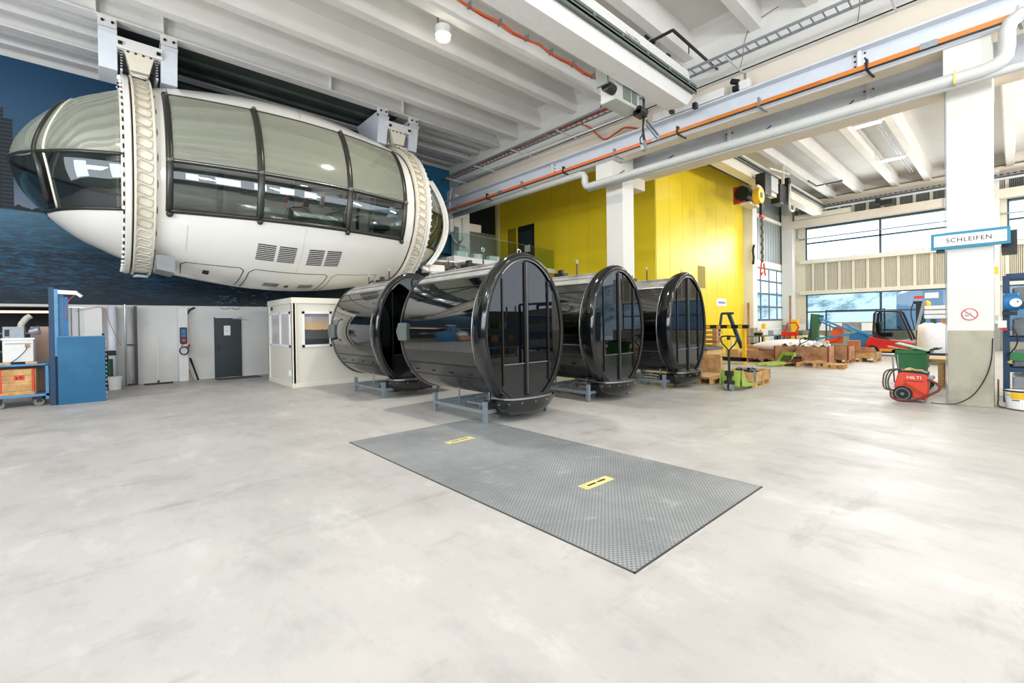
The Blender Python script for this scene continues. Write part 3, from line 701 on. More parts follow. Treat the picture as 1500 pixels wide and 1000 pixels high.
def thz(x, z):
    r = capR(x); return math.asin(max(-1, min(1, (z-CZ)/r))) if r > 1e-3 else 0
def span(a, b, n): return [a+(b-a)*i/n for i in range(n+1)]
cap = tag(empty('observation_capsule', (0, 0, 0)), 'huge white egg shaped glass observation capsule hung from the ceiling', 'capsule')
ZT, ZB = 7.32, 4.41
def patch(xs, f0, f1, nth, off=0):
    m = M(); m.grid(lambda x, t: cp(x, f0(x)+(f1(x)-f0(x))*t, off), xs, span(0, 1, nth)); return m
nose = [-1.4995, -1.49, -1.47, -1.43, -1.38, -1.3, -1.2, -1.1, -1.0, -.9, -.75, -.6, -.45, -.3, -.15, 0, .15, .3, .45]
body = span(.55, 7.95, 40)
def mir(l): return [2*CX-x for x in reversed(l)]
# lower white belly, whole length
patch(body, lambda x: thz(x, ZB), lambda x: -PI-thz(x, ZB), 36).build('lower_shell', capw, cap, smooth=True)
for xs in (nose[9:], mir(nose[9:])):
    patch([x for x in xs], lambda x: thz(x, ZB), lambda x: -PI-thz(x, ZB), 30).build('nose_lower_shell', capw, cap, smooth=True)
# upper shell between the rings
patch(body, lambda x: thz(x, ZT), lambda x: PI-thz(x, ZT), 26).build('upper_shell', capw, cap, smooth=True)
# end posts of the window band and glass panes
for s in (1, -1):
    def F(z): return (lambda x: thz(x, z)) if s == 1 else (lambda x: PI-thz(x, z))
    for (a, b) in ((.55, 1.2), (7.12, 7.95)): patch(span(a, b, 5), F(ZB), F(ZT), 16).build('window_post', capw, cap, smooth=True)
    ed = [1.2, 3.0, 5.24, 7.12]
    for a, b in zip(ed[:-1], ed[1:]):
        patch(span(a, b, 9), F(5.52), F(ZT), 10).build('upper_pane', pane_t, cap, smooth=True)
        patch(span(a, b, 9), F(ZB), F(5.52), 8).build('lower_pane', pane_k, cap, smooth=True)
    for x in ed:
        w = .085 if 1.3 < x < 7 else .075
        mm = M()
        for off, ww in ((.012, w), (.05, .022)):
            mm.tube([cp(x, F(ZB)(x)+(F(ZT)(x)-F(ZB)(x))*t, off-.02) for t in span(0, 1, 18)], ww, 8)
        mm.build('mullion', capf, cap, smooth=True)
    for z, w in ((ZB+.02, .06), (5.52, .05)):
        M().tube([cp(x, F(z)(x), 0) for x in span(1.2, 7.12, 40)], w, 8).build('transom', capf, cap, smooth=True)
    M().tube([cp(x, F(5.52)(x), .045) for x in span(1.2, 7.12, 40)], .018, 6).build('transom_cap', chrome, cap, smooth=True)
    if s == 1:
        for x in ed:
            for z, rr in ((5.52, .075), (ZB-.04, .07)) + (((ZT, .05),) if 2 < x < 7 else ()):
                M().sphere(cp(x, F(z)(x), .05), rr, 12, 8).build('frame_node', capf if z < 5 else framed, cap, smooth=True)
        M().tube([cp(x, F(ZT)(x), .0) for x in span(1.2, 7.12, 40)], .02, 6).build('window_seal', capf, cap, smooth=True)
# noses
for side in (0, 1):
    xs = nose if side == 0 else mir(nose)
    T = (lambda x: x) if side == 0 else (lambda x: 2*CX-x)
    for s in (1, -1):
        def A(z, s=s): return (lambda x: thz(x, z)) if s == 1 else (lambda x: PI-thz(x, z))
        top = (lambda x: PI/2)
        low = (lambda x, s=s: (thz(x, ZB) if s == 1 else PI-thz(x, ZB)))
        patch(xs, A(CZ), top, 16).build('nose_upper_glass', pane_t, cap, smooth=True)
        patch(xs, low, A(CZ), 14).build('nose_lower_glass', pane_k, cap, smooth=True)
        M().tube([cp(x, A(CZ)(x), 0) for x in xs[:]], .045, 8).build('nose_transom', capf, cap, smooth=True)
        M().tube([cp(x, A(ZB)(x), .0) for x in ([q for q in xs if capR(q) > 1.15])], .04, 8).build('nose_sill', capf, cap, smooth=True)
    # arched ribs of the nose
    for xr, w in ((-1.03, .06), (-.88, .03)):
        def rx(t): return T(xr+.5*max(0, math.sin(t))**2+.22*max(0, -math.sin(t)))
        z0 = -.95; M().tube([cp(rx(t), t, -.02) for t in span(z0, PI-z0, 44)], w, 8).build('nose_rib', capf if w > .05 else capc, cap, smooth=True)
    x_ = T(.40); z0 = thz(x_, ZB); M().tube([cp(x_, t, 0) for t in span(z0, PI-z0, 40)], .04, 8).build('nose_rib', capc, cap, smooth=True)
    # small framed opening at the nose tip
    yy = CY-.5
    M().tube([cp(T(-1.22+.15*math.cos(a)), .06*math.sin(a), .02) for a in span(0, 2*PI, 20)[:-1]], .02, 6, closed=True).build('nose_latch', galv, cap, smooth=True)
    # ring: rim, channel band
    xr0, xr1 = (.42, .54) if side == 0 else (8.08, 7.96)
    def lathe(prof, name, m):
        mm = M(); n = 72
        mm.grid(lambda u, k: (prof[k][0], CY-prof[k][1]*math.cos(u), CZ+prof[k][1]*math.sin(u)), [2*PI*i/n for i in range(n)], list(range(len(prof))), True)
        o = mm.build(name, m, cap, smooth=True); smooth_angle(o, 40); return o
    a, b = sorted((xr0, xr1))
    lathe([(a, 2.0), (a, 2.40), (a+.02, 2.43), (b-.02, 2.43), (b, 2.40), (b, 2.05)], 'ring_rim', capw)
    a, b = ((.57, .95) if side == 0 else (7.55, 7.93))
    lathe([(a, 2.05), (a, 2.45), (a+.04, 2.45), (a+.04, 2.39), (b-.04, 2.39), (b-.04, 2.45), (b, 2.45), (b, 2.1)], 'ring_band', capc)
    lathe([(a-.03, 2.0), (a-.03, 2.3), (a, 2.3)], 'ring_gap', seam)
    c_ = (a+b)/2
    for k in range(30):
        th = math.radians(-92+k*6.1); up = k > 24 or k < 2
        hw, hh, r_ = .145, .042 if not up else .05, 2.40+(.09 if up else .015)
        L_ = []
        for i in range(16):
            q = 2*PI*i/16; u = math.copysign(abs(math.cos(q))**.6, math.cos(q))*hw; v = math.sin(q)*hh+.012*math.cos(3*q)
            rr = r_+(.02 if math.sin(q) > 0 else 0)
            L_.append((c_+u, CY-rr*math.cos(th+v), CZ+rr*math.sin(th+v)))
        M().tube(L_, .011, 5, closed=True).build('guide_loop', capw if up or k < 9 else mat('loop_edge', (176, 168, 150), .5), cap)
    m = M()
    for k in range(40):
        th = math.radians(-95+k*5.0); xx = (.39 if side == 0 else 8.11)
        m.sphere((xx, CY-2.36*math.cos(th), CZ+2.36*math.sin(th)), .038, 6, 4)
    o = m.build('rim_bolts', capw, cap); o['kind'] = 'stuff'
    m = M()
    for k in range(39):
        th = math.radians(-92.5+k*5.0); xx = (.40 if side == 0 else 8.10)
        m.obox((xx, CY-2.33*math.cos(th), CZ+2.33*math.sin(th)), (.03, .05, .09), rx=-th)
    o = m.build('rim_slots', blackm, cap); o['kind'] = 'stuff'
# belly details: seams, hatches, vents
def seamline(pts, r=.012, m=seam, name='hatch_seam'): M().tube([cp(x, math.radians(t), .0) for x, t in pts], r, 5).build(name, m, cap, smooth=True)
def dense(p, n=8):
    out = []
    for (a, b), (c, d) in zip(p[:-1], p[1:]): out += [(a+(c-a)*i/n, b+(d-b)*i/n) for i in range(n)]
    return out+[p[-1]]
seamline(dense([(1.55, -80), (1.5, -66), (1.6, -63), (2.75, -59), (2.85, -61), (2.8, -84)]))
seamline(dense([(2.95, -86), (2.98, -62), (3.1, -58.5), (4.95, -58.5), (5.05, -60.5), (4.98, -86)]))
seamline(dense([(5.15, -86), (5.2, -61), (5.35, -58.5), (6.7, -62), (6.75, -80)]), .008)
seamline(dense([(4.12, -26), (4.12, -58)]), .006, mat('seam_light', (200, 198, 192), .5))
seamline(dense([(.98, -60), (1.0, 60)]), .01); seamline(dense([(7.52, -60), (7.52, 60)]), .012)
seamline(dense([(1.25, 60), (1.25, 48)]), .01); seamline(dense([(4.15, 44), (4.3, 62)]), .006)
def slotgrid(x0, x1, t0, t1, n):
    for c0, c1 in ((x0, x0+(x1-x0)*.46), (x0+(x1-x0)*.54, x1)):
        for i in range(n):
            ta = t0+(t1-t0)*i/n; tb = ta+(t1-t0)/n*.55
            patch(span(c0, c1, 2), lambda x: math.radians(ta), lambda x: math.radians(tb), 1, .006).build('vent_slot', blackm, cap)
slotgrid(3.03, 3.98, -39, -50.5, 9); slotgrid(4.30, 5.22, -39, -51, 9)
for (a, b, t0, t1) in ((3.45, 3.85, -72, -78), (4.4, 4.8, -72, -78), (4.03, 4.13, -74, -78), (1.98, 2.12, -68, -73)):
    patch(span(a, b, 3), lambda x: math.radians(t0), lambda x: math.radians(t1), 2, .008).build('belly_plate', galv if b-a > .2 else darkm, cap)
patch(span(.99, 1.55, 4), lambda x: math.radians(-52), lambda x: math.radians(-35), 5, .014).build('side_panel', capw, cap, solid=.012)
M().prism([(.97, 3.44), (1.32, 3.42), (1.32, 3.02), (.97, 3.1)], 'y', 13.5, 14.6).build('side_bracket', mat('bracket_grey', (120, 124, 126), .4), cap)
# interior: floor, benches
m = M(); m.grid(lambda x, t: (x, CY+(t-.5)*2*math.sqrt(max(.01, capR(x)**2-1.3**2))*.96, 4.25), span(-.3, 8.8, 30), [0, .25, .5, .75, 1])
m.build('inner_floor', mat('capsule_floor', (120, 118, 110), .5), cap)
for x in (2.0, 3.6, 5.0, 6.3):
    M().sphere((x, 14.6, 4.5), .52, 16, 10, (1.2, .8, .62)).build('pod_seat', mat('seat_dark', (24, 34, 38), .25, coat=.4), cap, smooth=True)
# open door leaves at the right nose
for (rr, xo, nm) in ((.045, 0, 'door_frame_arc'), (.035, -.14, 'door_frame_arc'), (.02, -.07, 'door_frame_arc')):
    P = []
    for t in span(-1, 1, 24):
        P.append((8.48+.70*(1-abs(t)**2.0)+xo+.05*t, 13.5, 5.2+1.46*t))
    M().tube(P, rr, 8).build(nm, capw, cap, smooth=True)
P0 = [(8.48+.70*(1-abs(t)**2)+.05*t-.02, 13.52, 5.2+1.46*t) for t in span(-1, 1, 16)]
m = M(); n0 = len(P0); m.add([p for p in P0]+[(x-.14, y+.02, z) for x, y, z in P0], [(i, i+1, n0+i+1, n0+i) for i in range(n0-1)]); m.build('door_leaf', capw, cap, solid=.02)
M().box(8.5, 9.1, 13.6, 14.2, 3.55, 3.8).bar((8.3, 13.8, 3.7), (9.3, 13.6, 3.3), .12).build('boarding_step', capw, cap, bevel=.02)
M().tube([(8.6, 13.7, 3.95), (9.6, 13.5, 3.95), (9.9, 13.5, 4.02)], .03, 6).build('step_rail', capw, cap)

# suspension mounts
def mount(xc, lab):
    e = tag(empty('suspension_mount', (xc, 14.3, 9.0)), lab, 'bracket')
    for sx in (-1, 1):
        M().box(sx*.58-.17, sx*.58+.17, -.10, .04, -.28, .02).build('hanger_block', white, e, bevel=.01)
        M().prism([(-.22, -.30), (-.10, -.36), (.06, -1.12), (.9, -1.12), (1.7, -.1), (.1, -.1)], 'x', sx*.58-.17, sx*.58+.17).build('gusset_plate', steelw, e, bevel=.01)
        m = M()
        for dx in (-.09, .09): m.cyl((sx*.58+dx, -.13, -.1), (sx*.58+dx, -.10, -.1), .03, 8)
        m.build('bolt', darkm, e)
    for yy, zz in ((-.12, -.42), (.1, -.48)):
        box('cross_plate', white, e, -.44, .44, yy, yy+.1, zz-.16, zz+.05)
    box('cross_plate', white, e, -.44, .44, -.1, .9, -.62, -.56)
    for sx in (-1, 1): M().obox((sx*.36, -.14, -.52), (.08, .05, .07)).build('bolt', blackm, e)
    M().prism([(-.28, -.62), (.28, -.62), (.18, -1.06), (-.18, -1.06)], 'y', -.06, .35).build('tapered_plate', capc, e, bevel=.01)
    for sx in (-1, 1):
        box('perforated_plate', steelw, e, sx*.34-.02, sx*.34+.02, .05, .9, -1.1, -.5)
        m = M()
        for i in range(8):
            m.obox((sx*.34, .045, -.56-.066*i), (.05, .02, .036))
        o = m.build('bolt_row', darkm, e)
    m = M()
    for i in range(4): m.obox((-.22+.145*i, -.065, -.65), (.05, .02, .035))
    m.build('bolt_row', darkm, e)
mount(.78, 'white steel suspension mount above the left capsule ring')
mount(7.72, 'white steel suspension mount above the right capsule ring')

# ================================================================== MEZZANINE & GLASS RAILING
mz = tag(empty('mezzanine'), 'white mezzanine platform behind the capsule and cabins', 'platform')
M().prism([(9.9, 14.15), (16.4, 14.95), (16.4, 17.0), (9.9, 17.0)], 'z', 4.1, 4.3).build('deck', white, mz)
for (x, y) in ((10.1, 14.4), (13.2, 14.7), (16.1, 15.1)): box('post', galv, mz, x-.06, x+.06, y-.06, y+.06, 0, 4.1)
for i in range(3): box('cable_box', white, mz, 10.1+i*.9, 10.6+i*.9, 14.25+.11*i, 14.5+.11*i, 4.3, 4.5)
gr = tag(empty('glass_railing'), 'frameless glass railing along the mezzanine edge', 'railing')
for i in range(5):
    a = i*1.28; p = Vector((9.98+a*.992, 14.17+a*.123, 0)); q = Vector((9.98+(a+1.25)*.992, 14.17+(a+1.25)*.123, 0))
    M().add([(p.x, p.y, 4.3), (q.x, q.y, 4.3), (q.x, q.y, 5.2), (p.x, p.y, 5.2)], [(0, 1, 2, 3)]).build('pane', pane_r, gr, solid=.012)
M().bar((9.98, 14.17, 5.205), (16.3, 14.95, 5.205), .012).build('top_rail', galv, gr)
gr2 = tag(empty('glass_railing'), 'second glass railing at the left end of the mezzanine', 'railing')
M().add([(9.95, 14.2, 4.3), (9.95, 16.8, 4.3), (9.95, 16.8, 5.2), (9.95, 14.2, 5.2)], [(0, 1, 2, 3)]).build('pane', pane_r, gr2, solid=.012)
M().bar((9.95, 14.2, 5.205), (9.95, 16.8, 5.205), .012).build('top_rail', galv, gr2)
tag(M().tube(crv([(12.1, 17.4, 8.0), (11.9, 17.3, 7.4), (11.9, 17.3, 6.5), (12.0, 17.2, 5.6), (12.4, 16.8, 5.2)]), .035, 8).build('drop_cable', steelw, smooth=True), 'pale cable drooping beside the mural end', 'cable')
ju = tag(empty('junction_box'), 'tall white junction box at the end of the orange rail', 'box')
box('box_body', white, ju, 12.0, 12.2, 17.0, 17.12, 6.9, 7.6)

# ================================================================== GONDOLA CABINS
def ell(a, bt, bb, zc, n=48, t0=0, t1=2*PI):
    out = []
    for i in range(n):
        t = t0+(t1-t0)*i/n; s_ = math.sin(t); out.append((a*math.cos(t), zc+(bt if s_ > 0 else bb)*s_))
    return out
def make_cabin():
    c = empty('gondola_cabin')
    ZC = 1.53; n = 64
    def sec(t, a, bt, bb): s_ = math.sin(t); return (a*math.cos(t), ZC+(bt if s_ > 0 else bb)*s_)
    def shell(name, m, t0, t1, ys, a=.95, bt=1.30, bb=1.17, k=16, solid=0):
        mm = M(); mm.grid(lambda y, t: (sec(t, a, bt, bb)[0], y, sec(t, a, bt, bb)[1]), ys, span(t0, t1, k)); return mm.build(name, m, c, smooth=True)
    D = math.radians; Y0, Y1 = .30, 2.75
    shell('roof_shell', roofm, D(52), D(128), [Y0, Y1], k=18)
    for (a, b) in ((-16, 51), (129, 196)):
        shell('side_window', pane_b, D(a), D(b), [Y0, Y1], k=20)
    for (a, b) in ((-31, -16), (196, 211)): shell('lower_side_panel', satin, D(a), D(b), [Y0, Y1], k=5)
    shell('floor_shell', satin, D(211), D(329), [Y0, Y1], k=20)
    for s_ in (1, -1):
        for tdeg, r_, mm_ in ((51.5, .018, chrome), (62, .012, chrome), (40, .009, blackm), (-30, .012, blackm), (-45, .008, seam)):
            t = D(tdeg) if s_ > 0 else D(180-tdeg); x, z = sec(t, .955, 1.305, 1.175)
            M().tube([(x, Y0, z), (x, Y1, z)], r_, 6).build('panel_seam', mm_, c)
    # inner ribs of the side windows
    for y in (.95, 2.1):
        M().tube([(sec(t, .92, 1.26, 1.13)[0], y, sec(t, .92, 1.26, 1.13)[1]) for t in span(D(-30), D(210), 30)], .03, 6).build('inner_rib', blackm, c)
    # front ring: thick rounded, gasket
    prof = [(.36, .955, 1.30, 1.175), (.33, .975, 1.34, 1.25), (.24, .995, 1.40, 1.32), (.12, 1.0, 1.43, 1.36), (.04, .992, 1.42, 1.35), (.0, .97, 1.385, 1.31), (-.012, .95, 1.355, 1.27), (.0, .925, 1.325, 1.24)]
    mm = M(); mm.grid(lambda t, k: (sec(t, prof[k][1], prof[k][2], prof[k][3])[0], prof[k][0], sec(t, prof[k][1], prof[k][2], prof[k][3])[1]), [2*PI*i/72 for i in range(72)], list(range(len(prof))), True)
    mm.build('front_ring', gloss, c, smooth=True)
    M().tube([(x, .01, z) for x, z in ell(.92, 1.318, 1.232, ZC, 72)], .024, 8, closed=True).build('ring_gasket', rubber, c, smooth=True)
    M().tube([(x, .36, z) for x, z in ell(.957, 1.305, 1.18, ZC, 72)], .010, 6, closed=True).build('ring_seam', chrome, c, smooth=True)
    # rear ring, slimmer, and rear wall glass
    prof2 = [(2.74, .955, 1.30, 1.175), (2.78, .965, 1.32, 1.2), (2.90, .95, 1.30, 1.2), (2.94, .89, 1.25, 1.15)]
    mm = M(); mm.grid(lambda t, k: (sec(t, prof2[k][1], prof2[k][2], prof2[k][3])[0], prof2[k][0], sec(t, prof2[k][1], prof2[k][2], prof2[k][3])[1]), [2*PI*i/64 for i in range(64)], [0, 1, 2, 3], True)
    mm.build('rear_ring', gloss, c, smooth=True)
    mm = M(); mm.add([(x, 2.93, z) for x, z in ell(.89, 1.25, 1.15, ZC, 48)], [tuple(range(48))]); mm.build('rear_glass', pane_c, c)
    # doors: ellipse clipped by vertical edges
    def leaf(x0, x1, z0, z1, y, name, m, par, a=.91, bt=1.31, bb=1.22):
        def lim(x): q = math.sqrt(max(0, 1-(x/a)**2)); return ZC-bb*q, ZC+bt*q
        xs = span(x0, x1, 12); bot = []; top = []
        for x in xs:
            lo, hi = lim(x); bot.append((x, max(lo, z0))); top.append((x, max(min(hi, z1), max(lo, z0)+.001)))
        poly = bot+list(reversed(top))
        mm = M(); k = len(xs); v = [(x, y, z) for x, z in bot]+[(x, y, z) for x, z in top]
        mm.add(v, [(i, i+1, k+i+1, k+i) for i in range(k-1)]); return mm.build(name, m, par, solid=.008)
    for s_ in (-1, 1):
        xa, xb = (.02, .56) if s_ > 0 else (-.56, -.02)
        door = leaf(xa, xb, .42, .98, .03, 'door', satin, c)
        leaf(xa, xb, 1.0, 3, .03, 'door_glass', pane_c, door)
        box('door_sill_bar', chrome, door, xa+.02, xb-.02, .015, .028, .985, 1.0)
        box('door_edge', blackm, door, (xa-.005 if s_ > 0 else xb-.022), (xa+.022 if s_ > 0 else xb+.005), -.0, .04, .42, 2.78)
        box('door_edge', blackm, door, (xb-.012 if s_ > 0 else xa-.012), (xb+.012 if s_ > 0 else xa+.012), .0, .035, .65, 2.46)
        xa2, xb2 = (.58, .909) if s_ > 0 else (-.909, -.58)
        leaf(xa2, xb2, .4, 3, .02, 'side_glass', pane_c, c)
    box('door_centre_strip', framed, c, -.009, .009, -.012, .0, .45, 2.78)
    M().tube([(x, .0, z) for x, z in ell(.90, 1.295, 1.2, ZC, 30, D(48), D(132))], .016, 6).build('door_head', chrome, c)
    # step plate and skirt
    P = []
    for t in span(-PI, 0, 14): P.append((.60*math.cos(t), .02+.24*math.sin(t)))
    M().prism(P+[(.6, .3), (-.6, .3)], 'z', .40, .43).build('step_plate', chrome, c)
    mm = M()
    mm.grid(lambda u, v: (.70*math.cos(u)*math.cos(v)**.75, .06+.26*math.sin(u)*math.cos(v)**.6, .40-.30*math.sin(v)), span(-PI, 0, 20), span(0, PI/2*.98, 8))
    mm.build('skirt', gloss, c, smooth=True)
    m = M()
    for i in range(7):
        u = -PI+PI*(i+.5)/7; m.sphere((.69*math.cos(u), .06+.258*math.sin(u), .34), .012, 6, 4)
    m.build('skirt_bolt', chrome, c)
    M().prism([(-.62, .34), (.62, .34), (.5, .12), (-.5, .12)], 'y', .05, .5).build('underframe', darkm, c)
    # interior
    for s_ in (-1, 1):
        b = box('bench', mat('bench_dark', (30, 32, 34), .5), c, min(s_*.35, s_*.66), max(s_*.35, s_*.66), .7, 2.5, .93, 1.05, bevel=.03)
        box('bench_back', mat('bench_dark', (30, 32, 34), .5), b, min(s_*.68, s_*.76), max(s_*.68, s_*.76), .7, 2.5, 1.05, 1.6)
    box('cabin_floor', mat('cabin_floor', (58, 58, 56), .6), c, -.6, .6, .1, 2.8, .66, .69)
    M().cyl((0, .9, .69), (0, .9, 2.75), .02, 8).build('grab_pole', chrome, c)
    # roof gear
    for (x, y, h) in ((-.05, 1.15, .28), (-.05, 2.35, .24)):
        r_ = M().cyl((x, y, 2.80), (x, y, 2.82+h), .016, 8).build('lifting_rod', darkm, c); M().tube([(x+.035*math.cos(t), y, 2.86+h+.035*math.sin(t)) for t in span(0, 2*PI, 10)[:-1]], .010, 5, closed=True).build('eye_bolt', chrome, r_)
    M().tube([(.04*math.cos(t), .18, 2.985+.04*math.sin(t)) for t in span(0, 2*PI, 10)[:-1]], .010, 5, closed=True).build('eye_bolt', chrome, c)
    M().obox((.0, 1.7, 2.88), (.2, .3, .08)).obox((.05, 1.75, 2.95), (.08, .14, .12)).build('roof_clamp', blackm, c, bevel=.01)
    M().tube(crv([(-.1, 1.9, 2.82), (0, 2.2, 2.93), (.05, 2.5, 2.92), (.05, 2.7, 2.82)]), .02, 6).build('roof_cable', blackm, c, smooth=True)
    for x in (-.28, .28): box('roof_rail', roofm, c, x-.02, x+.02, .4, 2.7, sec(math.acos(x/.95), .95, 1.3, 1.17)[1], sec(math.acos(x/.95), .95, 1.3, 1.17)[1]+.03)
    for s_ in (-1, 1):
        M().prism([(2.58, 1.38), (2.80, 1.38), (2.90, 1.56), (2.80, 1.74), (2.58, 1.74)], 'x', min(s_*.93, s_*1.02), max(s_*.93, s_*1.02)).build('hinge_bracket', greend if s_ < 0 else darkm, c, bevel=.01)
    m = M()
    for y in (.7, 1.3, 1.9, 2.5):
        for s_ in (-1, 1): m.obox((s_*.74, y, .80), (.03, .09, .03))
    m.build('drain_slot', blackm, c)
    return c
cab = make_cabin()
def place_cabin(x, y, lab, first=False):
    o = cab if first else copy_tree(cab)
    o.location = (x, y, 0); tag(o, lab, 'gondola cabin', 'glossy black gondola cabins'); return o
place_cabin(5.58, 5.78, 'nearest glossy black egg shaped gondola cabin, front and centre', True)
place_cabin(5.60, 9.72, 'black gondola cabin directly behind the nearest one, by the beige container')
place_cabin(8.46, 5.82, 'middle black gondola cabin in front of the white pillar')
place_cabin(11.14, 5.58, 'farthest right black gondola cabin, in front of the yellow wall')
def make_frame():
    e = empty('support_frame'); w, d, z = 1.5, 1.55, .2
    for x in (0, w):
        for y in (0, d): box('corner_post', framem, e, x-.035, x+.035, y-.035, y+.035, 0, .37)
    for y in (0, d): box('long_rail', framem, e, 0, w, y-.03, y+.03, .16, .22)
    for x in (0, w): box('side_rail', framem, e, x-.03, x+.03, 0, d, .16, .22)
    for x in (.5, 1.0):
        box('cross_bar', framem, e, x-.02, x+.02, 0, d, .16, .2)
        for y in (.25, .75, 1.25): box('foot', framem, e, x-.025, x+.025, y-.025, y+.025, 0, .16)
    for y in (.35, 1.2):
        box('cross_bar', framem, e, 0, w, y-.02, y+.02, .17, .21)
    for x in (.35, 1.15):
        for y in (.3, 1.25): M().cyl((x, y, .2), (x, y, .47), .02, 8).build('support_stud', chrome, e)
    return e
fr0 = make_frame(); first = True
for x, y, lab in ((4.82, 6.05, 'grey steel support frame under the nearest cabin'), (4.84, 9.85, 'grey steel support frame under the cabin by the container'),
                  (7.68, 6.1, 'grey steel support frame under the middle cabin'), (10.38, 5.85, 'grey steel support frame under the farthest cabin')):
    o = fr0 if first else copy_tree(fr0); first = False
    o.location = (x, y, 0); tag(o, lab, 'support frame', 'grey frames carrying the gondola cabins')

# ================================================================== FLOOR PLATE
fp = tag(empty('floor_plate'), 'large grey ribbed steel plate set in the floor', 'floor plate')
box('plate', platem, fp, 2.65, 4.95, 1.73, 4.12, .001, .008); box('plate', platem, fp, 2.65, 4.95, 4.125, 6.5, .001, .008)
edge = mat('plate_edge', (70, 64, 60), .7)
for a in ((2.635, 2.65, 1.715, 6.5), (4.95, 4.962, 1.715, 6.5), (2.635, 4.962, 1.715, 1.73)): box('edge_gap', edge, fp, *a, .0, .004)
mk = mat('mark_yellow', (232, 214, 140), .6, var=.1, nscale=20, dark=(196, 186, 140), dthr=(.5, .65))
for (x, y) in ((3.84, 2.955), (3.84, 5.42)):
    m = M().obox((x, y, .010), (.46, .13, .004)); o = m.build('handle_mark', mk, fp)
    for dx in (-.08, .08): M().obox((x+dx, y, .0125), (.13, .025, .002)).build('handle_slot', blackm, o)

# ================================================================== OFFICE CONTAINER
oc_ = tag(empty('office_container'), 'beige site office container with white framed windows', 'container')
X0, X1, Y0_, Y1_, ZH = 3.87, 7.2, 13.3, 15.75, 2.5
CF = mat('container_frame', (230, 226, 210), .45, var=.01)
def wallwin(y_or_x, axis, a0, a1, w0, w1):
    zs = ((.1, 1.11), (2.12, 2.36))
    for (p0, p1, z0, z1) in ((a0, a1, .1, 1.11), (a0, a1, 2.12, 2.38), (a0, w0, 1.11, 2.12), (w1, a1, 1.11, 2.12)):
        if axis == 'y': box('wall_panel', container, oc_, p0, p1, y_or_x, y_or_x+.05, z0, z1)
        else: box('wall_panel', container, oc_, y_or_x, y_or_x+.05, p0, p1, z0, z1)
wallwin(Y0_+.03, 'y', X0, X1, 4.14, 4.95); wallwin(X0+.03, 'x', Y0_, Y1_, 13.55, 15.55)
for (x, y) in ((X0, Y0_), (X1-.12, Y0_), (X0, Y1_-.12), (X1-.12, Y1_-.12)): box('corner_post', CF, oc_, x, x+.12, y, y+.12, 0, ZH, bevel=.01)
for z0, z1 in ((0, .12), (ZH-.16, ZH)):
    box('frame_rail', CF, oc_, X0, X1, Y0_-.01, Y0_+.08, z0, z1, bevel=.008); box('frame_rail', CF, oc_, X0-.01, X0+.08, Y0_, Y1_, z0, z1, bevel=.008)
box('roof', CF, oc_, X0, X1, Y0_, Y1_, ZH-.08, ZH); box('back_wall', container, oc_, X0, X1, Y1_-.05, Y1_, .1, 2.4); box('end_wall', container, oc_, X1-.05, X1, Y0_, Y1_, .1, 2.4)
def cwin(axis, p, a, b, name, split):
    w = empty('window'); w.parent = oc_
    def bb(n, m, u0, u1, z0, z1, t0, t1):
        if axis == 'y': return box(n, m, w, u0, u1, p+t0, p+t1, z0, z1)
        return box(n, m, w, p+t0, p+t1, u0, u1, z0, z1)
    for (u0, u1, z0, z1) in ((a, b, 1.11, 1.18), (a, b, 2.05, 2.12), (a, a+.06, 1.11, 2.12), (b-.06, b, 1.11, 2.12)) + (((split-.03, split+.03, 1.11, 2.12),) if split else ()):
        bb('window_frame', pvc, u0, u1, z0, z1, -.01, .05)
    bb('window_glass', mat('window_print', (200, 196, 196), .15, var=.05) if axis == 'x' else glass('container_glass', (.93, .94, .94), 1.3, .01, .03), a+.06, b-.06, 1.18, 2.05, .02, .025)
cwin('y', Y0_+.01, 4.14, 4.95, 'w', None); cwin('x', X0+.01, 13.55, 15.55, 'w', 14.5)
# dusk view painted behind the glass, standing in for the front window's reflection
f = NT('dusk_print', .6)
c = f.mix(f.rng(f.z, 1.62, 2.05), (244, 196, 140), (150, 160, 180)); c = f.mix(f.rng(f.z, 1.62, 1.72), c, (210, 190, 180)) if False else c
nn = f.noise(9, 3, 1, 1, .01); c = f.mix(f.ma('LESS_THAN', f.z, f.ma('ADD', 1.56, f.ma('MULTIPLY', nn, .08))), c, (96, 96, 100)); c = f.mix(f.ma('LESS_THAN', f.z, 1.34), c, (58, 62, 62)); f.col(c)
pr = box('window_picture', MATS['dusk_print'], oc_, 4.2, 4.89, 13.345, 13.35, 1.18, 2.05)
box('vent_box', darkm, oc_, X0+.0, X0+.03, 15.3, 15.42, 2.2, 2.3)
box('socket_box', pvc, oc_, X0-.02, X0+.03, 13.55, 13.68, .32, .46)
ck = tag(empty('wall_clock'), 'round wall clock seen behind the cabin glass', 'clock')
# the clock hangs on the container front
M().cyl((5.32, 13.28, 2.0), (5.32, 13.31, 2.0), .13, 24).build('clock_face', paper, ck)
M().tube([(5.32+.13*math.cos(t), 13.27, 2.0+.13*math.sin(t)) for t in span(0, 2*PI, 24)[:-1]], .012, 6, closed=True).build('clock_rim', darkm, ck)
M().bar((5.32, 13.265, 2.0), (5.32, 13.265, 2.09), .012).bar((5.32, 13.265, 2.0), (5.39, 13.265, 1.97), .012).build('clock_hand', blackm, ck)

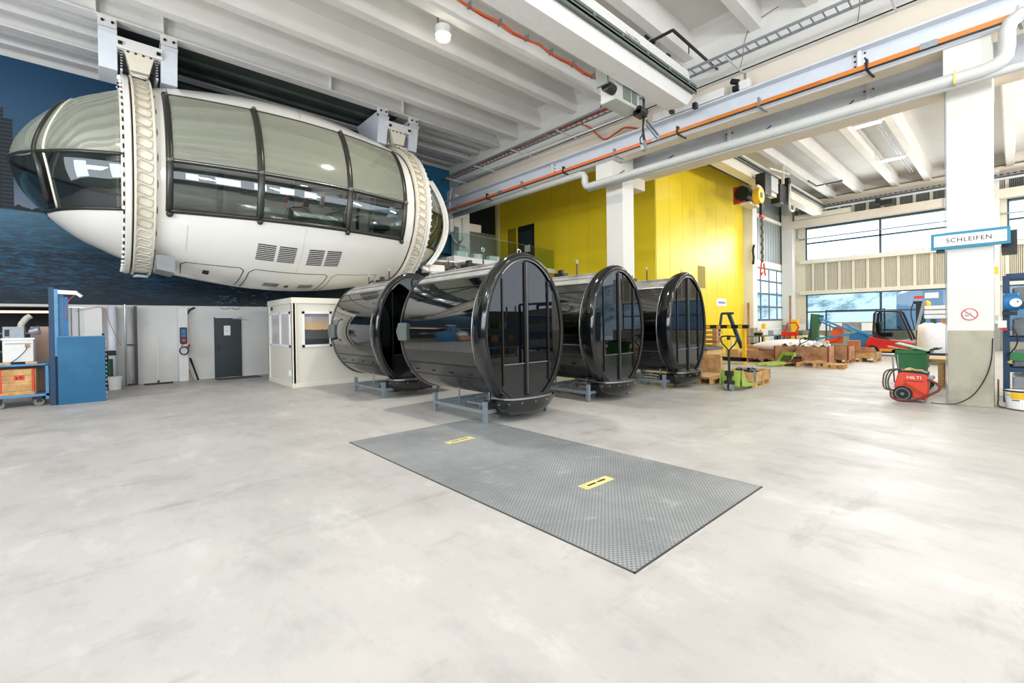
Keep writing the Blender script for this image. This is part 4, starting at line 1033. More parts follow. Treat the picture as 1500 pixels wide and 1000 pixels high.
# ================================================================== LEFT WALL THINGS
bp = tag(empty('blue_partition'), 'big blue flat panel standing by the trolley', 'panel')
box('panel', bluecab, bp, -.76, .04, 14.45, 14.50, 0, 1.53, bevel=.006)
box('panel_top_edge', bluel, bp, -.76, .05, 14.44, 14.52, 1.53, 1.55)
m = M()
for i in range(14): m.obox((.055, 14.48, .1+i*.1), (.02, .05, .035))
m.build('edge_teeth', galv, bp)
M().cyl((.01, 14.48, 1.55), (.01, 14.48, 1.6), .025, 8).build('lifting_knob', blackm, bp)
po = tag(empty('blue_post'), 'tall blue steel post with a white lamp arm beside the trolley', 'post')
box('post', blued, po, -.89, -.80, 14.5, 14.62, 0, 2.66)
box('post_web', bluel, po, -.80, -.74, 14.5, 14.56, 1.1, 2.62); box('post_web', blued, po, -.80, -.745, 14.56, 14.6, 0, 2.6); box('post', bluep, po, -.66, -.58, 14.6, 14.68, 1.0, 2.45); box('post_web', bluel, po, -.74, -.66, 14.62, 14.66, 1.0, 2.5)
M().bar((-.76, 14.55, 2.56), (-.42, 14.45, 2.54), .07, .09).bar((-.44, 14.45, 2.54), (-.34, 14.43, 2.46), .1, .06).build('lamp_arm', white, po)
M().tube(crv([(-.45, 14.46, 2.5), (-.55, 14.46, 2.38), (-.6, 14.5, 2.2), (-.62, 14.55, 1.9)]), .008, 5).build('arm_cable', orangec, po, smooth=True)
tag(M().tube(crv([(-.55, 17.75, 2.2), (0, 17.76, 2.34), (.15, 17.72, 1.9), (.25, 17.68, 1.6), (.4, 17.65, 1.2)]), .007, 5).build('thin_cable', orangec, smooth=True), 'thin orange wire strung along the service wall', 'cable')
dp = tag(M().cyl((.22, 17.85, 0), (.22, 17.85, 2.36), .11, 14).build('downpipe', steelw, smooth=True), 'fat grey downpipe on the service wall', 'pipe')
tag(M().cyl((.50, 17.55, 0), (.50, 17.55, 2.42), .028, 10).build('silver_pole', chrome), 'silver pole leaning by the black frame', 'pole')
bf = tag(empty('black_frame'), 'tall narrow black steel frame against the service wall', 'frame')
box('frame_post', blackm, bf, .70, .78, 17.7, 17.78, 0, 2.38); box('frame_post', blackm, bf, .50, .53, 17.7, 17.74, 0, 2.38); box('frame_bar', blackm, bf, .53, .70, 17.7, 17.74, 1.2, 1.24); box('frame_bar', blackm, bf, .53, .70, 17.7, 17.78, 0, .05)
tag(M().cyl((.62, 17.88, .05), (.62, 17.88, 2.36), .06, 12).build('downpipe', wallw, smooth=True), 'thin grey downpipe inside the black frame', 'pipe')
sq = tag(empty('floor_squeegee'), 'wide floor squeegee with white pole against the service wall', 'squeegee')
M().cyl((1.24, 17.5, .03), (1.27, 17.9, 1.46), .014, 8).build('pole', white, sq); M().box(.90, 1.60, 17.42, 17.5, 0, .05).build('blade', blackm, sq); box('pole_socket', darkm, sq, 1.22, 1.27, 17.46, 17.52, .04, .12)
cb = tag(empty('control_box'), 'black electrical socket box with red plug on the service wall pilaster', 'control box')
box('box_body', blackm, cb, 1.82, 2.0, 17.68, 17.8, 1.2, 1.72, bevel=.02)
box('socket_cover', bluep, cb, 1.85, 1.97, 17.66, 17.68, 1.52, 1.66); box('socket_cover', bluep, cb, 1.85, 1.97, 17.66, 17.68, 1.42, 1.50); M().cyl((1.91, 17.62, 1.31), (1.91, 17.68, 1.31), .05, 12).build('red_socket', redp, cb)
co = tag(empty('cable_coil'), 'blue cable coil hanging under the black socket box', 'cable')
for j in range(3): M().tube([(1.92+(.12-.008*j)*math.cos(t), 17.7+.02*j, .98+(.13-.006*j)*math.sin(t)) for t in span(0, 2*PI, 20)[:-1]], .014, 6, closed=True).build('coil_loop', blued, co, smooth=True)
M().tube([(1.9, 17.7, 1.2), (1.85, 17.7, 1.12), (1.9, 17.7, 1.08)], .012, 6).build('coil_lead', darkm, co); M().cyl((2.02, 17.7, 1.08), (2.06, 17.66, 1.16), .035, 8).build('red_plug', redp, co)
tag(M().tube(crv([(2.05, 17.95, 2.15), (2.12, 17.95, 2.28), (2.25, 17.95, 2.36)]), .03, 8).build('cable_bend', darkm, smooth=True), 'short dark cable bend beside the pilaster top', 'cable')
lp = tag(empty('leaning_plank'), 'dark plank leaning against the wall between pilaster and dark door', 'plank')
M().bar((2.27, 17.62, .02), (2.1, 17.95, .72), .05, .02).build('plank', darkm, lp)
tag(M().bar((2.14, 17.75, .02), (2.08, 17.95, .34), .03, .02).build('wood_lath', wood2), 'short wooden lath at the foot of the pilaster', 'plank')
for x, nm in ((3.1, 'left of two faint round marks above the dark door'), (3.42, 'right of two faint round marks above the dark door')):
    tag(M().tube([(x+.12*math.cos(t), 17.95, 2.38+.06*math.sin(t)) for t in span(PI, 2*PI, 12)], .012, 5).build('wall_ring', galv), 'thin grey wire ring, '+nm, 'ring')
gp = tag(empty('green_pump'), 'dark green pump machine behind the blue panel', 'machine')
M().cyl((.12, 17.2, .35), (.12, 17.2, .85), .09, 12).build('pump_body', greenk, gp); M().obox((.14, 17.15, 1.02), (.28, .2, .14)).obox((.06, 17.1, .92), (.1, .14, .2)).build('pump_head', darkm, gp, bevel=.02)
M().tube(crv([(.05, 17.1, .95), (-.02, 17.05, .7), (.02, 17.05, .45), (.0, 17.05, .2), (.03, 17.05, .03)]), .02, 6).build('pump_hose', darkm, gp, smooth=True); box('pump_stand', darkm, gp, 0.0, .26, 17.05, 17.3, 0, .35)
pb = tag(empty('paint_bucket'), 'dirty white bucket beside the green pump', 'bucket')
M().cyl((.24, 16.95, 0), (.24, 16.95, .36), .13, 18, .16).build('bucket_body', paper, pb, smooth=False); M().tube([(.24+.155*math.cos(t), 16.95+.155*math.sin(t), .33) for t in span(0, 2*PI, 16)[:-1]], .012, 5, closed=True).build('bucket_rim', white, pb)

# trolley with machine and crate
tr = tag(empty('blue_trolley'), 'blue two level workshop trolley at the left edge', 'trolley')
tx0, tx1, ty0, ty1 = -2.35, -.92, 14.65, 15.35
for (x, y) in ((tx0, ty0), (tx1-.05, ty0), (tx0, ty1-.05), (tx1-.05, ty1-.05)): box('post', bluel, tr, x, x+.05, y, y+.05, .14, .93)
for z in (.90, .22): box('shelf', bluel if z < .5 else bluel, tr, tx0, tx1, ty0, ty1, z, z+.05); 
box('shelf_edge', blued, tr, tx0, tx1, ty0-.008, ty0, .90, .915)
for (x, y) in ((tx0+.3, ty0+.05), (tx1-.16, ty0+.05), (tx0+.3, ty1-.1), (tx1-.16, ty1-.1), (-1.68, ty0+.02)):
    w = M().tube([(x, y-.025, .085), (x, y+.025, .085)], .085, 16).build('castor', mat('castor_grey', (120, 120, 116), .5), tr); box('castor_fork', darkm, w, x-.04, x+.05, y-.035, y+.035, .09, .22)
wc = tag(empty('wooden_crate'), 'yellow wooden crate with orange label on the trolley lower shelf', 'crate')
for i, (z0, z1) in enumerate(((.27, .36), (.365, .55), (.555, .70), (.705, .84))):
    box('plank', wood, wc, -2.2, -1.14, 14.72, 14.75, z0, z1)
box('crate_side', wood, wc, -1.15, -1.13, 14.72, 15.25, .27, .84); box('crate_back', wood, wc, -2.2, -1.14, 15.23, 15.25, .27, .84)
box('corner_strip', redo, wc, -1.19, -1.15, 14.715, 14.72, .33, .84); box('corner_strip', redo, wc, -1.70, -1.64, 14.715, 14.72, .33, .84)
box('orange_label', redo, wc, -1.46, -1.30, 14.71, 14.72, .60, .70); box('label_mark', blackm, wc, -1.43, -1.40, 14.705, 14.71, .63, .66); box('label_mark', blackm, wc, -1.37, -1.34, 14.705, 14.71, .64, .68)
wm = tag(empty('white_machine'), 'light grey box machine with cable on the trolley top', 'machine')
box('machine_body', white, wm, -1.62, -1.15, 14.72, 15.2, 1.0, 1.50, bevel=.015); box('body_lip', pvc, wm, -1.64, -1.13, 14.70, 15.2, 1.49, 1.53); box('body_line', seam, wm, -1.58, -1.18, 14.715, 14.72, 1.40, 1.41)
box('plug', wood2, wm, -1.28, -1.21, 14.69, 14.72, 1.32, 1.39); M().tube(crv([(-1.25, 14.69, 1.33), (-1.27, 14.67, 1.25), (-1.38, 14.67, 1.1), (-1.5, 14.68, .99)]), .008, 5).build('cable', darkm, wm, smooth=True)
for x in (-1.6, -1.2): box('wood_foot', wood, wm, x-.08, x+.1, 14.7, 14.8, .95, 1.0)
hm = tag(empty('extractor_unit'), 'silver extractor unit with corrugated hose on the grey machine', 'machine')
box('unit_box', galv, hm, -1.62, -1.30, 14.8, 15.1, 1.53, 1.78); box('unit_opening', blackm, hm, -1.59, -1.52, 14.79, 14.8, 1.57, 1.72)
pts = [(-1.36, 14.9, 1.56), (-1.37, 14.9, 1.7), (-1.34, 14.9, 1.85), (-1.27, 14.92, 1.97), (-1.2, 14.95, 2.03)]
P = []; 
for (a, b) in zip(pts[:-1], pts[1:]):
    for i in range(6): P.append(tuple(a[k]+(b[k]-a[k])*i/6 for k in range(3)))
M().tube(P, .06, 12, rr=[.062 if i % 2 else .052 for i in range(len(P))]).build('corrugated_hose', mat('hose_beige', (196, 190, 178), .6), hm)
M().cyl((-1.22, 14.85, 1.66), (-1.06, 14.83, 1.70), .06, 14, .10).build('funnel', galv, hm, smooth=False)
tag(box('cardboard_sheet', mat('board_pink', (196, 164, 146), .7), None, -1.25, -.95, 15.4, 15.43, 0, 1.78), 'pinkish brown board standing behind the trolley', 'board')
# recess contents
sh = tag(empty('workshop_shelf'), 'cluttered dark shelf in the recess behind the trolley', 'shelf')
box('shelf_board', greend, sh, -3.2, -1.0, 18.5, 19, 1.1, 1.14); box('shelf_board', greend, sh, -3.2, -1.0, 18.5, 19, 1.6, 1.64); box('post', darkm, sh, -1.05, -1.0, 18.5, 18.55, 0, 2.2)
for i in range(4): tag(box('storage_bin', (bluep, galv, darkm, greenk)[i], None, -2.4+.36*i, -2.1+.36*i, 18.55, 18.9, 1.14, 1.36), ['blue', 'grey', 'black', 'dark green'][i]+' bin on the recess shelf', 'bin', 'bins on the recess shelf')
sl = tag(empty('strip_light'), 'warm strip light under the recess ceiling', 'lamp'); box('strip', mat('strip_warm', (255, 214, 180), .5, emit=2.2), sl, -2.6, -.95, 18.35, 18.4, 2.18, 2.24)

# ================================================================== SIGNS ON THE RIGHT PILLAR
sg = tag(empty('hanging_sign'), 'long white SCHLEIFEN sign with blue border on the right pillar', 'sign')
box('sign_board', signblue, sg, 12.15, 12.235, .03, 1.09, 3.02, 3.33)
box('sign_face', paper, sg, 12.14, 12.15, .075, 1.045, 3.07, 3.28)
text('sign_lettering', 'SCHLEIFEN', .115, ink, sg, (12.135, .565, 3.172), FACE_MX, .001, 1.12)
box('sign_back', darkm, sg, 12.5, 13.2, -.05, .15, 2.9, 3.3)
box('sign_back', darkm, sg, 12.23, 12.3, .9, 1.02, 2.96, 3.02)
ns = tag(empty('prohibition_sign'), 'round red no forklift sign low on the right pillar', 'sign')
mx = [(12.225, .56+.105*math.cos(t), 1.75+.105*math.sin(t)) for t in span(0, 2*PI, 32)[:-1]]
M().cyl((12.232, .56, 1.75), (12.226, .56, 1.75), .105, 32).build('sign_face', paper, ns)
M().tube(mx, .008, 6, closed=True).build('red_ring', redp, ns); M().bar((12.222, .56+.075, 1.75+.075), (12.222, .56-.075, 1.75-.075), .004, .014).build('red_bar', redp, ns)
M().obox((12.223, .60, 1.725), (.003, .06, .03)).obox((12.223, .545, 1.75), (.003, .01, .09), rx=-.2).obox((12.223, .51, 1.715), (.003, .05, .006)).tube([(12.223, .605+.015*math.cos(t), 1.775+.015*math.sin(t)) for t in span(0, 2*PI, 8)[:-1]], .003, 4, closed=True).build('forklift_symbol', galv, ns)
tag(M().tube(crv([(12.2, .26, 1.3), (12.2, .28, .9), (12.19, .36, .55), (12.18, .52, .22), (12.15, .72, .05), (12.12, .86, .02), (12.1, 1.0, .015), (12.15, 1.1, .015)]), .009, 6).build('hanging_cable', darkm, smooth=True), 'thin dark cable curving down the right pillar foot to the floor', 'cable')
tag(M().tube([(12.22, .885, 0), (12.22, .885, 6.1)], .007, 6).build('pillar_conduit', galv), 'thin dark conduit along the left edge of the right pillar', 'conduit')
np_ = tag(empty('notice_plate'), 'small yellow notice on the far pillar under the sign', 'sign'); box('plate', ypost, np_, 32.7, 32.74, .5, .75, 3.8, 4.15)

# ================================================================== RIGHT EDGE: RACK, REEL, BUCKET
rk = tag(empty('blue_rack'), 'dark blue steel storage rack at the right edge', 'rack')
for (x, y) in ((13.3, .10), (13.3, -2.6), (14.4, .10), (14.4, -2.6)): box('post', blued, rk, x-.04, x+.04, y-.045, y+.045, 0, 2.5)
for z in (2.45, 1.85, 1.2, .6): box('shelf_beam', blued, rk, 13.27, 13.33, -2.6, .1, z, z+.09); box('shelf_beam', blued, rk, 14.37, 14.43, -2.6, .1, z, z+.09)
def stock(z, i, lab, m, h): return tag(M().prism([(.02, z), (-2.5, z), (-2.5, z+h*.8), (-1.2, z+h), (.02, z+h*.9)], 'x', 13.36, 14.35).build('wrapped_goods', m, bevel=.03), lab, 'goods')
gdark = mat('goods_dark', (96, 104, 106), .35, var=.25, nscale=5, bump=.5, bscale=6)
stock(1.95, 0, 'grey plastic wrapped goods on the rack top shelf', gdark, .35); stock(1.3, 1, 'grey shiny goods on the rack middle shelf', gdark, .4); stock(.02, 2, 'light grey bulky goods on the rack floor level', mat('goods_light', (150, 152, 160), .4, var=.1), .55)
stock(.7, 3, 'grey goods on the rack low shelf', mat('goods_mid', (120, 124, 128), .4, var=.2), .35)
tag(M().cyl((13.2, -.28, 1.0), (13.2, -.02, 1.0), .0, 4).obox((13.2, -.05, .92), (.12, .2, .16)).build('green_case', greenb), 'green case hanging on the blue rack', 'case')
tag(box('yellow_label', ypost, None, 13.25, 13.262, .02, .08, .78, .82), 'small yellow label on the rack beam', 'label')
rl = tag(empty('hose_reel'), 'round blue hose reel with white dial on the blue rack post', 'reel')
M().cyl((13.1, .14, 1.98), (13.1, -.08, 1.98), .17, 24).build('reel_drum', bluep, rl, bevel=.02)
M().cyl((12.95, -.04, 1.98), (12.99, -.04, 1.98), .0, 4).cyl((13.03, -.02, 1.96), (12.93, -.03, 1.96), .08, 20).build('reel_dial', paper, rl)
M().obox((13.15, .05, 1.76), (.12, .2, .08)).build('reel_bracket', darkm, rl)
ft = tag(empty('air_fitting'), 'white compressed air fitting on the rack post below the blue reel', 'fitting')
M().obox((13.15, .15, 1.55), (.1, .12, .14)).cyl((13.15, .2, 1.62), (13.15, .2, 1.72), .04, 8).build('fitting_body', paper, ft); M().obox((13.12, .13, 1.45), (.08, .1, .04)).build('fitting_valve', redp, ft)
M().tube(crv([(13.12, .02, 1.5), (13.1, -.05, 1.3), (13.1, -.02, 1.1), (13.12, .08, .95)]), .012, 5).build('fitting_hose', darkm, ft, smooth=True)
bk = tag(empty('paint_bucket'), 'big white bucket with yellow label at the right edge', 'bucket')
M().cyl((12.45, -.07, 0), (12.45, -.07, .34), .17, 24, .195).build('bucket_body', paper, bk, smooth=False)
M().tube([(12.45+.2*math.cos(t), -.07+.2*math.sin(t), .335) for t in span(0, 2*PI, 20)[:-1]], .015, 6, closed=True).build('bucket_rim', darkm, bk)
M().tube([(12.45+.19*math.cos(t), -.07+.19*math.sin(t), .26) for t in span(0, 2*PI, 20)[:-1]], .005, 6, closed=True).build('red_stripe', redp, bk)
mm = M(); mm.grid(lambda a, z: (12.45+(.172+.025*z/.34+.004)*math.cos(a), -.07+(.172+.025*z/.34+.004)*math.sin(a), z), span(PI*.80, PI*1.12, 6), [.2, .31]); mm.build('yellow_label', ypost, bk)
mm = M(); mm.grid(lambda a, z: (12.45+(.172+.025*z/.34+.004)*math.cos(a), -.07+(.172+.025*z/.34+.004)*math.sin(a), z), span(PI*.82, PI*1.0, 6), [.165, .18]); mm.build('dark_mark', ink, bk)
tag(M().tube(crv([(12.7, .2, .5), (12.65, .2, .15), (12.5, .2, .03), (12.3, .12, .02), (12.15, -.1, .015), (12.1, -.6, .015)]), .012, 6).build('floor_hose', mat('hose_brown', (96, 70, 52), .6), smooth=True), 'brown hose on the floor by the white bucket', 'hose')

# ================================================================== VACUUM AND GREEN BIN
vc = tag(empty('construction_vacuum'), 'red orange construction vacuum cleaner on wheels beside the pillar', 'vacuum cleaner')
vx = 12.25
M().prism([(1.58, .12), (1.16, .06), (1.13, .46), (1.16, .57), (1.52, .60), (1.60, .55), (1.66, .30)], 'x', vx-.18, vx+.22).build('vacuum_body', redo, vc, bevel=.02)
M().prism([(1.55, .58), (1.14, .55), (1.15, .60), (1.35, .64), (1.56, .63)], 'x', vx-.17, vx+.2).build('top_housing', darkm, vc, bevel=.01)
M().prism([(1.52, .30), (1.2, .14), (1.18, .18), (1.48, .40)], 'x', vx-.195, vx-.18).build('body_rib', mat('red_dark', (170, 46, 24), .4), vc); box('body_line', darkm, vc, vx-.185, vx-.18, 1.2, 1.5, .42, .43)
text('vacuum_lettering', 'HILTI', .085, paper, vc, (vx-.184, 1.345, .495), FACE_MX, .001, 1.0, 1.15)
for x in (vx-.2, vx+.24):
    w = M().cyl((x-.03, 1.52, .16), (x+.03, 1.52, .16), .155, 28).build('wheel', rubber, vc); M().tube([(x-.033, 1.52+.11*math.cos(t), .16+.11*math.sin(t)) for t in span(0, 2*PI, 20)[:-1]], .012, 6, closed=True).cyl((x-.04, 1.52, .16), (x-.03, 1.52, .16), .03, 10).build('wheel_hub', greend, w)
for y in (1.2, ): M().cyl((vx-.12, y-.01, .035), (vx-.12, y+.03, .035), .04, 12).build('castor', galv, vc)
M().cyl((vx+.12, 1.2, .035), (vx+.12, 1.24, .035), .04, 12).build('castor', galv, vc)
M().tube(crv([(vx-.2, 1.14, .48), (vx-.2, 1.0, .40), (vx-.2, .97, .30), (vx-.22, 1.08, .2), (vx-.24, 1.3, .07), (vx-.26, 1.55, .01+.02), (vx-.26, 1.68, .08), (vx-.24, 1.70, .2)]), .022, 8).build('suction_hose', mat('hose_red', (112, 44, 40), .5), vc, smooth=True)
for j in range(3): M().tube(crv([(vx-.1-.04*j, 1.50+.05*j, .66), (vx-.12-.04*j, 1.68+.05*j, .60), (vx-.1-.04*j, 1.76+.035*j, .40), (vx-.1-.04*j, 1.74+.03*j, .24), (vx-.1, 1.66, .20)]), .016, 6).build('hose_loop', mat('hose_olive', (88, 84, 66), .5), vc, smooth=True)
for y in (1.60, 1.68): M().cyl((vx+.05, y, .35), (vx+.05, y+.03, .93), .014, 8).build('handle_tube', chrome, vc)
M().tube(crv([(vx-.1, 1.5, .64), (vx-.05, 1.42, .67), (vx-.1, 1.34, .64)]), .016, 6).build('yellow_strap', ypost, vc, smooth=True); box('latch', mat('strap_gold', (190, 150, 70), .5), vc, vx-.1, vx, 1.22, 1.3, .63, .65); M().cyl((vx-.15, 1.1, .5), (vx+.05, 1.1, .5), .05, 12).build('exhaust_cap', galv, vc)
gb = tag(empty('green_wheelie_bin'), 'green plastic wheelie bin with open lid behind the vacuum', 'bin')
m = M(); m.add([(14.3, 1.42, 0.05), (14.3, 1.84, .05), (14.75, 1.84, .05), (14.75, 1.42, .05), (14.22, 1.36, .88), (14.22, 1.94, .88), (14.85, 1.94, .88), (14.85, 1.36, .88)], [(3, 2, 1, 0), (0, 1, 5, 4), (1, 2, 6, 5), (2, 3, 7, 6), (3, 0, 4, 7)]); m.build('bin_body', greenb, gb)
M().box(14.18, 14.24, 1.3, 1.98, .86, .93).box(14.82, 14.88, 1.3, 1.98, .86, .93).box(14.18, 14.88, 1.92, 1.98, .86, .93).box(14.18, 14.88, 1.3, 1.36, .86, .93).build('bin_rim', greenb, gb)
M().obox((14.45, 1.62, 1.0), (.62, .62, .025), rx=.28).build('bin_lid', greenl, gb, bevel=.01); M().bar((14.2, 1.3, .95), (14.2, 1.16, .98), .04).bar((14.8, 1.3, .95), (14.8, 1.16, .98), .04).bar((14.2, 1.16, .98), (14.8, 1.16, .98), .04).build('bin_handle', darkm, gb)
for x in (14.3, 14.8): M().cyl((x-.03, 1.38, .1), (x+.03, 1.38, .1), .1, 14).build('wheel', rubber, gb)
tag(M().obox((14.5, 1.85, .95), (.5, .5, .02), rx=.2, rz=.2).build('cardboard_piece', card), 'cardboard piece sticking out of the green bin', 'cardboard')

# ================================================================== MACHINES BESIDE AND BEHIND THE CAMERA (they mirror in the cabins)
for (x, y, m_, lab) in ((6.6, -7.5, redo, 'orange red swivel jib crane standing behind the viewpoint'), (9.6, -8.8, mat('jib_orange', (232, 110, 40), .4), 'orange swivel jib crane farther right behind the viewpoint')):
    e = tag(empty('jib_crane', (x, y, 0)), lab, 'crane')
    M().cyl((0, 0, 0), (0, 0, 3.1), .16, 12).build('column', m_, e); M().cyl((0, 0, 0), (0, 0, .08), .4, 16).build('foot_plate', m_, e)
    M().tube(crv([(0, 0, 3.0), (.5, 0, 3.5), (1.3, .1, 3.5), (2.0, .1, 3.2)]), .13, 8).build('jib_arm', m_, e, smooth=True); M().cyl((1.9, .1, 2.3), (1.9, .1, 3.2), .06, 8).build('hoist_tube', darkm, e)
yl = tag(empty('yellow_stacker', (9.0, -5.6, 0)), 'yellow stacker truck standing behind the viewpoint', 'forklift')
M().box(-.5, .5, -.7, .4, .15, 1.25).build('body', ypost, yl, bevel=.08); box('mast', darkm, yl, -.4, .4, .42, .55, .1, 2.3)
for x in (-.42, .42):
    for y in (-.5, .25): M().cyl((x-.06, y, .15), (x+.06, y, .15), .15, 14).build('wheel', rubber, yl)
for (x, y, w, h, m_, lab) in ((4.0, -9.0, 2.6, 2.2, blued, 'dark blue shelf with crates behind the viewpoint'), (13.8, -6.5, 2.2, 2.6, greend, 'grey green shelf with crates behind the viewpoint'), (0.2, -10.5, 2.8, 2.0, darkm, 'dark shelf with boxes far behind the viewpoint')):  # unseen shelves, added for their reflection in the cabin glass
    e = tag(empty('storage_shelf', (x, y, 0)), lab, 'shelf')
    for a in (0, w): 
        for b in (0, .7): box('post', m_, e, a-.03, a+.03, b-.03, b+.03, 0, h)
    for k in range(4): box('shelf_board', m_, e, 0, w, 0, .7, .1+k*h/4, .14+k*h/4)
    for k in range(3):
        for q in range(4): box('stored_box', (card, bluep, wood2, galv, greenk)[(k*4+q) % 5], e, .1+q*w/4, .1+q*w/4+w/5, .1, .6, .14+k*h/4, .14+k*h/4+.3)

# ================================================================== PALLETS AND CRATES
def pallet(loc, rz, lab, group=None, m=wood, L=1.2, Wd=.8, at=None):
    e = tag(empty('pallet', loc, rz), lab, 'pallet', group)
    for i in range(5): box('deck_board', m, e, 0, L, i*(Wd-.1)/4, i*(Wd-.1)/4+.1, .122, .144)
    for y in (0, Wd/2-.05, Wd-.1):
        box('bottom_board', m, e, 0, L, y, y+.1, 0, .022)
        for x in (0, L/2-.07, L-.14): box('block', m, e, x, x+.14, y, y+.1, .022, .122)
    return e
def crate(loc, rz, L, Wd, H, lab, m=wood, rows=3, corner=None, fill=None, name='wooden_crate'):
    e = tag(empty(name, loc, rz), lab, 'crate')
    h = H/rows
    for i in range(rows):
        for (x0, x1, y0, y1) in ((0, L, 0, .022), (0, L, Wd-.022, Wd), (0, .022, .022, Wd-.022), (L-.022, L, .022, Wd-.022)):
            box('plank', m, e, x0, x1, y0, y1, i*h, (i+1)*h-.006)
    box('crate_floor', m, e, .02, L-.02, .02, Wd-.02, 0, .02)
    if corner:
        for (x, y) in ((-.008, -.008), (L-.04, -.008), (-.008, Wd-.04), (L-.04, Wd-.04)): box('corner_bracket', corner, e, x, x+.048, y, y+.048, 0, H)
    if fill: fill(e, L, Wd, H)
    return e
# green pallet truck carrying a low crate
rz0 = math.radians(-8)
pallet((12.1, 4.33, 0), math.radians(3), 'pallet lifted by the near green pallet truck', None, wood)
def fillbits(e, L, Wd, H):
    random.seed(3)
    for i in range(14): M().bar((.15+random.random()*(L-.4), .12+random.random()*(Wd-.25), H*.75), (.3+random.random()*(L-.5), .12+random.random()*(Wd-.25), H+.02), .04).build('metal_part', darkm if i % 3 else galv, e)
crate((12.1, 4.33, .146), math.radians(3), 1.2, .8, .24, 'low open wooden crate of metal parts on the near pallet truck', wood, 1, galv, fillbits)
def pallet_truck(loc, rz, lab, lean=0.):
    e = tag(empty('pallet_truck', loc, rz), lab, 'pallet truck')
    for y in (-.27, .11): M().prism([(.25, .07), (1.35, .05), (1.35, .10), (.25, .16)], 'y', y, y+.16).build('fork', lime, e, bevel=.005)
    M().prism([(-.02, .12), (.30, .07), (.32, .16), (.02, .50)], 'y', -.27, -.25).build('side_plate', lime, e); M().prism([(-.02, .12), (.30, .07), (.32, .16), (.02, .50)], 'y', .25, .27).build('side_plate', lime, e)
    M().prism([(-.0, .1), (.06, .1), (.06, .48), (0, .48)], 'y', -.2, .2).build('front_plate', lime, e)
    M().prism([(.1, .12), (.3, .07), (.32, .10), (.1, .36)], 'y', -.16, .16).build('cover', greenk, e)
    for y in (-.09, .03): M().cyl((-.12, y, .09), (-.12, y+.06, .09), .09, 18).build('steer_wheel', mat('wheel_grey', (130, 132, 130), .5), e)
    M().cyl((-.12, 0, .1), (-.12, 0, .42), .055, 12).obox((-.12, 0, .42), (.14, .16, .12)).obox((-.12, 0, .2), (.1, .22, .08)).build('pump', darkm, e)
    s_ = math.sin(lean); c_ = math.cos(lean)
    Pp = lambda h, y=0: (-.12-h*s_, y, .45+h*c_)
    M().tube([Pp(0), Pp(.55)], .028, 8).build('tow_bar', darkm, e)
    M().tube([Pp(.52), Pp(.60, .07), Pp(.70, .16), Pp(.80, .19), Pp(.86, .16), Pp(.87, .05), Pp(.87, -.05), Pp(.86, -.16), Pp(.80, -.19), Pp(.70, -.16), Pp(.60, -.07)], .018, 8, closed=True).build('handle', darkm, e, smooth=True)
    M().obox(Pp(.83), (.05, .07, .10)).build('release_lever', darkm, e)
    return e
pallet_truck((11.35, 4.62, 0), math.radians(2), 'near lime green pallet truck with upright handle', 0.02)
pallet_truck((19.0, 5.6, 0), math.radians(155), 'far lime green pallet truck with tilted handle by the white wrapped parcel', .9)
# cardboard and cartons right of the last cabin
pallet((12.0, 5.35, 0), math.radians(5), 'pallet under the flat cardboard sheets beside the last cabin', None)
tag(M().obox((12.6, 5.75, .16), (1.25, .85, .03), rz=.08).obox((12.5, 5.8, .19), (1.1, .8, .015), rz=-.05).build('cardboard_stack', card), 'flat cardboard sheets on a pallet beside the last cabin', 'cardboard')
pallet((13.5, 6.2, 0), 0, 'pallet under the tall carton right of the last cabin', None)
ct = tag(empty('carton'), 'tall open brown carton right of the last cabin', 'carton')
M().box(13.55, 14.6, 6.22, 6.98, .15, .80).build('carton_body', card, ct, bevel=.01); box('carton_rim', mat('tape_grey', (86, 92, 92), .6), ct, 13.52, 14.63, 6.19, 7.01, .80, .86)
tag(M().obox((13.4, 6.1, .35), (.06, .7, .7), rz=.1).build('board_sheet', wood), 'light board leaning against the tall carton', 'board')
# centre-right row
wr = tag(empty('wrapped_parcel'), 'long white foam wrapped parcel on a crate before the sectional door', 'parcel')
m = M(); m.grid(lambda t, a: (21.2-1.0*(t-.5)+.3*math.sin(3*t), 6.4-(t-.5)*2.2, .58+.12*t+math.sin(a)*(.05+.2*math.sin(PI*min(1, max(.02, t)))**.5)), span(0, 1, 14), span(0, 2*PI, 12))
m = M(); m.grid(lambda t, a: (20.4+.9*math.sin(PI*.5*t)+math.cos(a)*(.04+.45*math.sin(PI*min(.985, max(.015, t)))**.5), 7.35-t*2.35, .62+math.sin(a)*(.03+.24*math.sin(PI*min(.985, max(.015, t)))**.6)), span(0, 1, 16), span(0, 2*PI, 12))
m.build('foam_wrap', foil, wr, smooth=True)
crate((19.6, 6.1, .15), math.radians(8), 1.6, 1.3, .32, 'low wooden crate under the white wrapped parcel', wood2, 2)
pallet((19.6, 6.15, 0), math.radians(8), 'pallet under the crate with the white parcel', None, wood2, 1.6, 1.2)
pallet((18.45, 4.62, 0), math.radians(5), 'left flat pallet with dark parts before the brown crate', None, wood, .8, 1.1)
tag(M().obox((18.9, 5.35, .24), (.3, .25, .18)).cyl((18.9, 5.2, .3), (18.9, 5.5, .3), .06, 8).build('motor_part', darkm, bevel=.01), 'black motor part on the flat pallet', 'machine part')
tag(M().bar((18.7, 5.65, .2), (18.7, 5.2, .2), .1).bar((18.5, 5.6, .17), (18.5, 5.3, .17), .05).build('dark_red_part', mat('dark_red', (110, 44, 40), .5)), 'dark red metal part on the flat pallet', 'machine part')
pallet((18.35, 4.4, .0), math.radians(-85), 'right flat pallet with loose wood before the brown crate', None, wood, .6, .8)
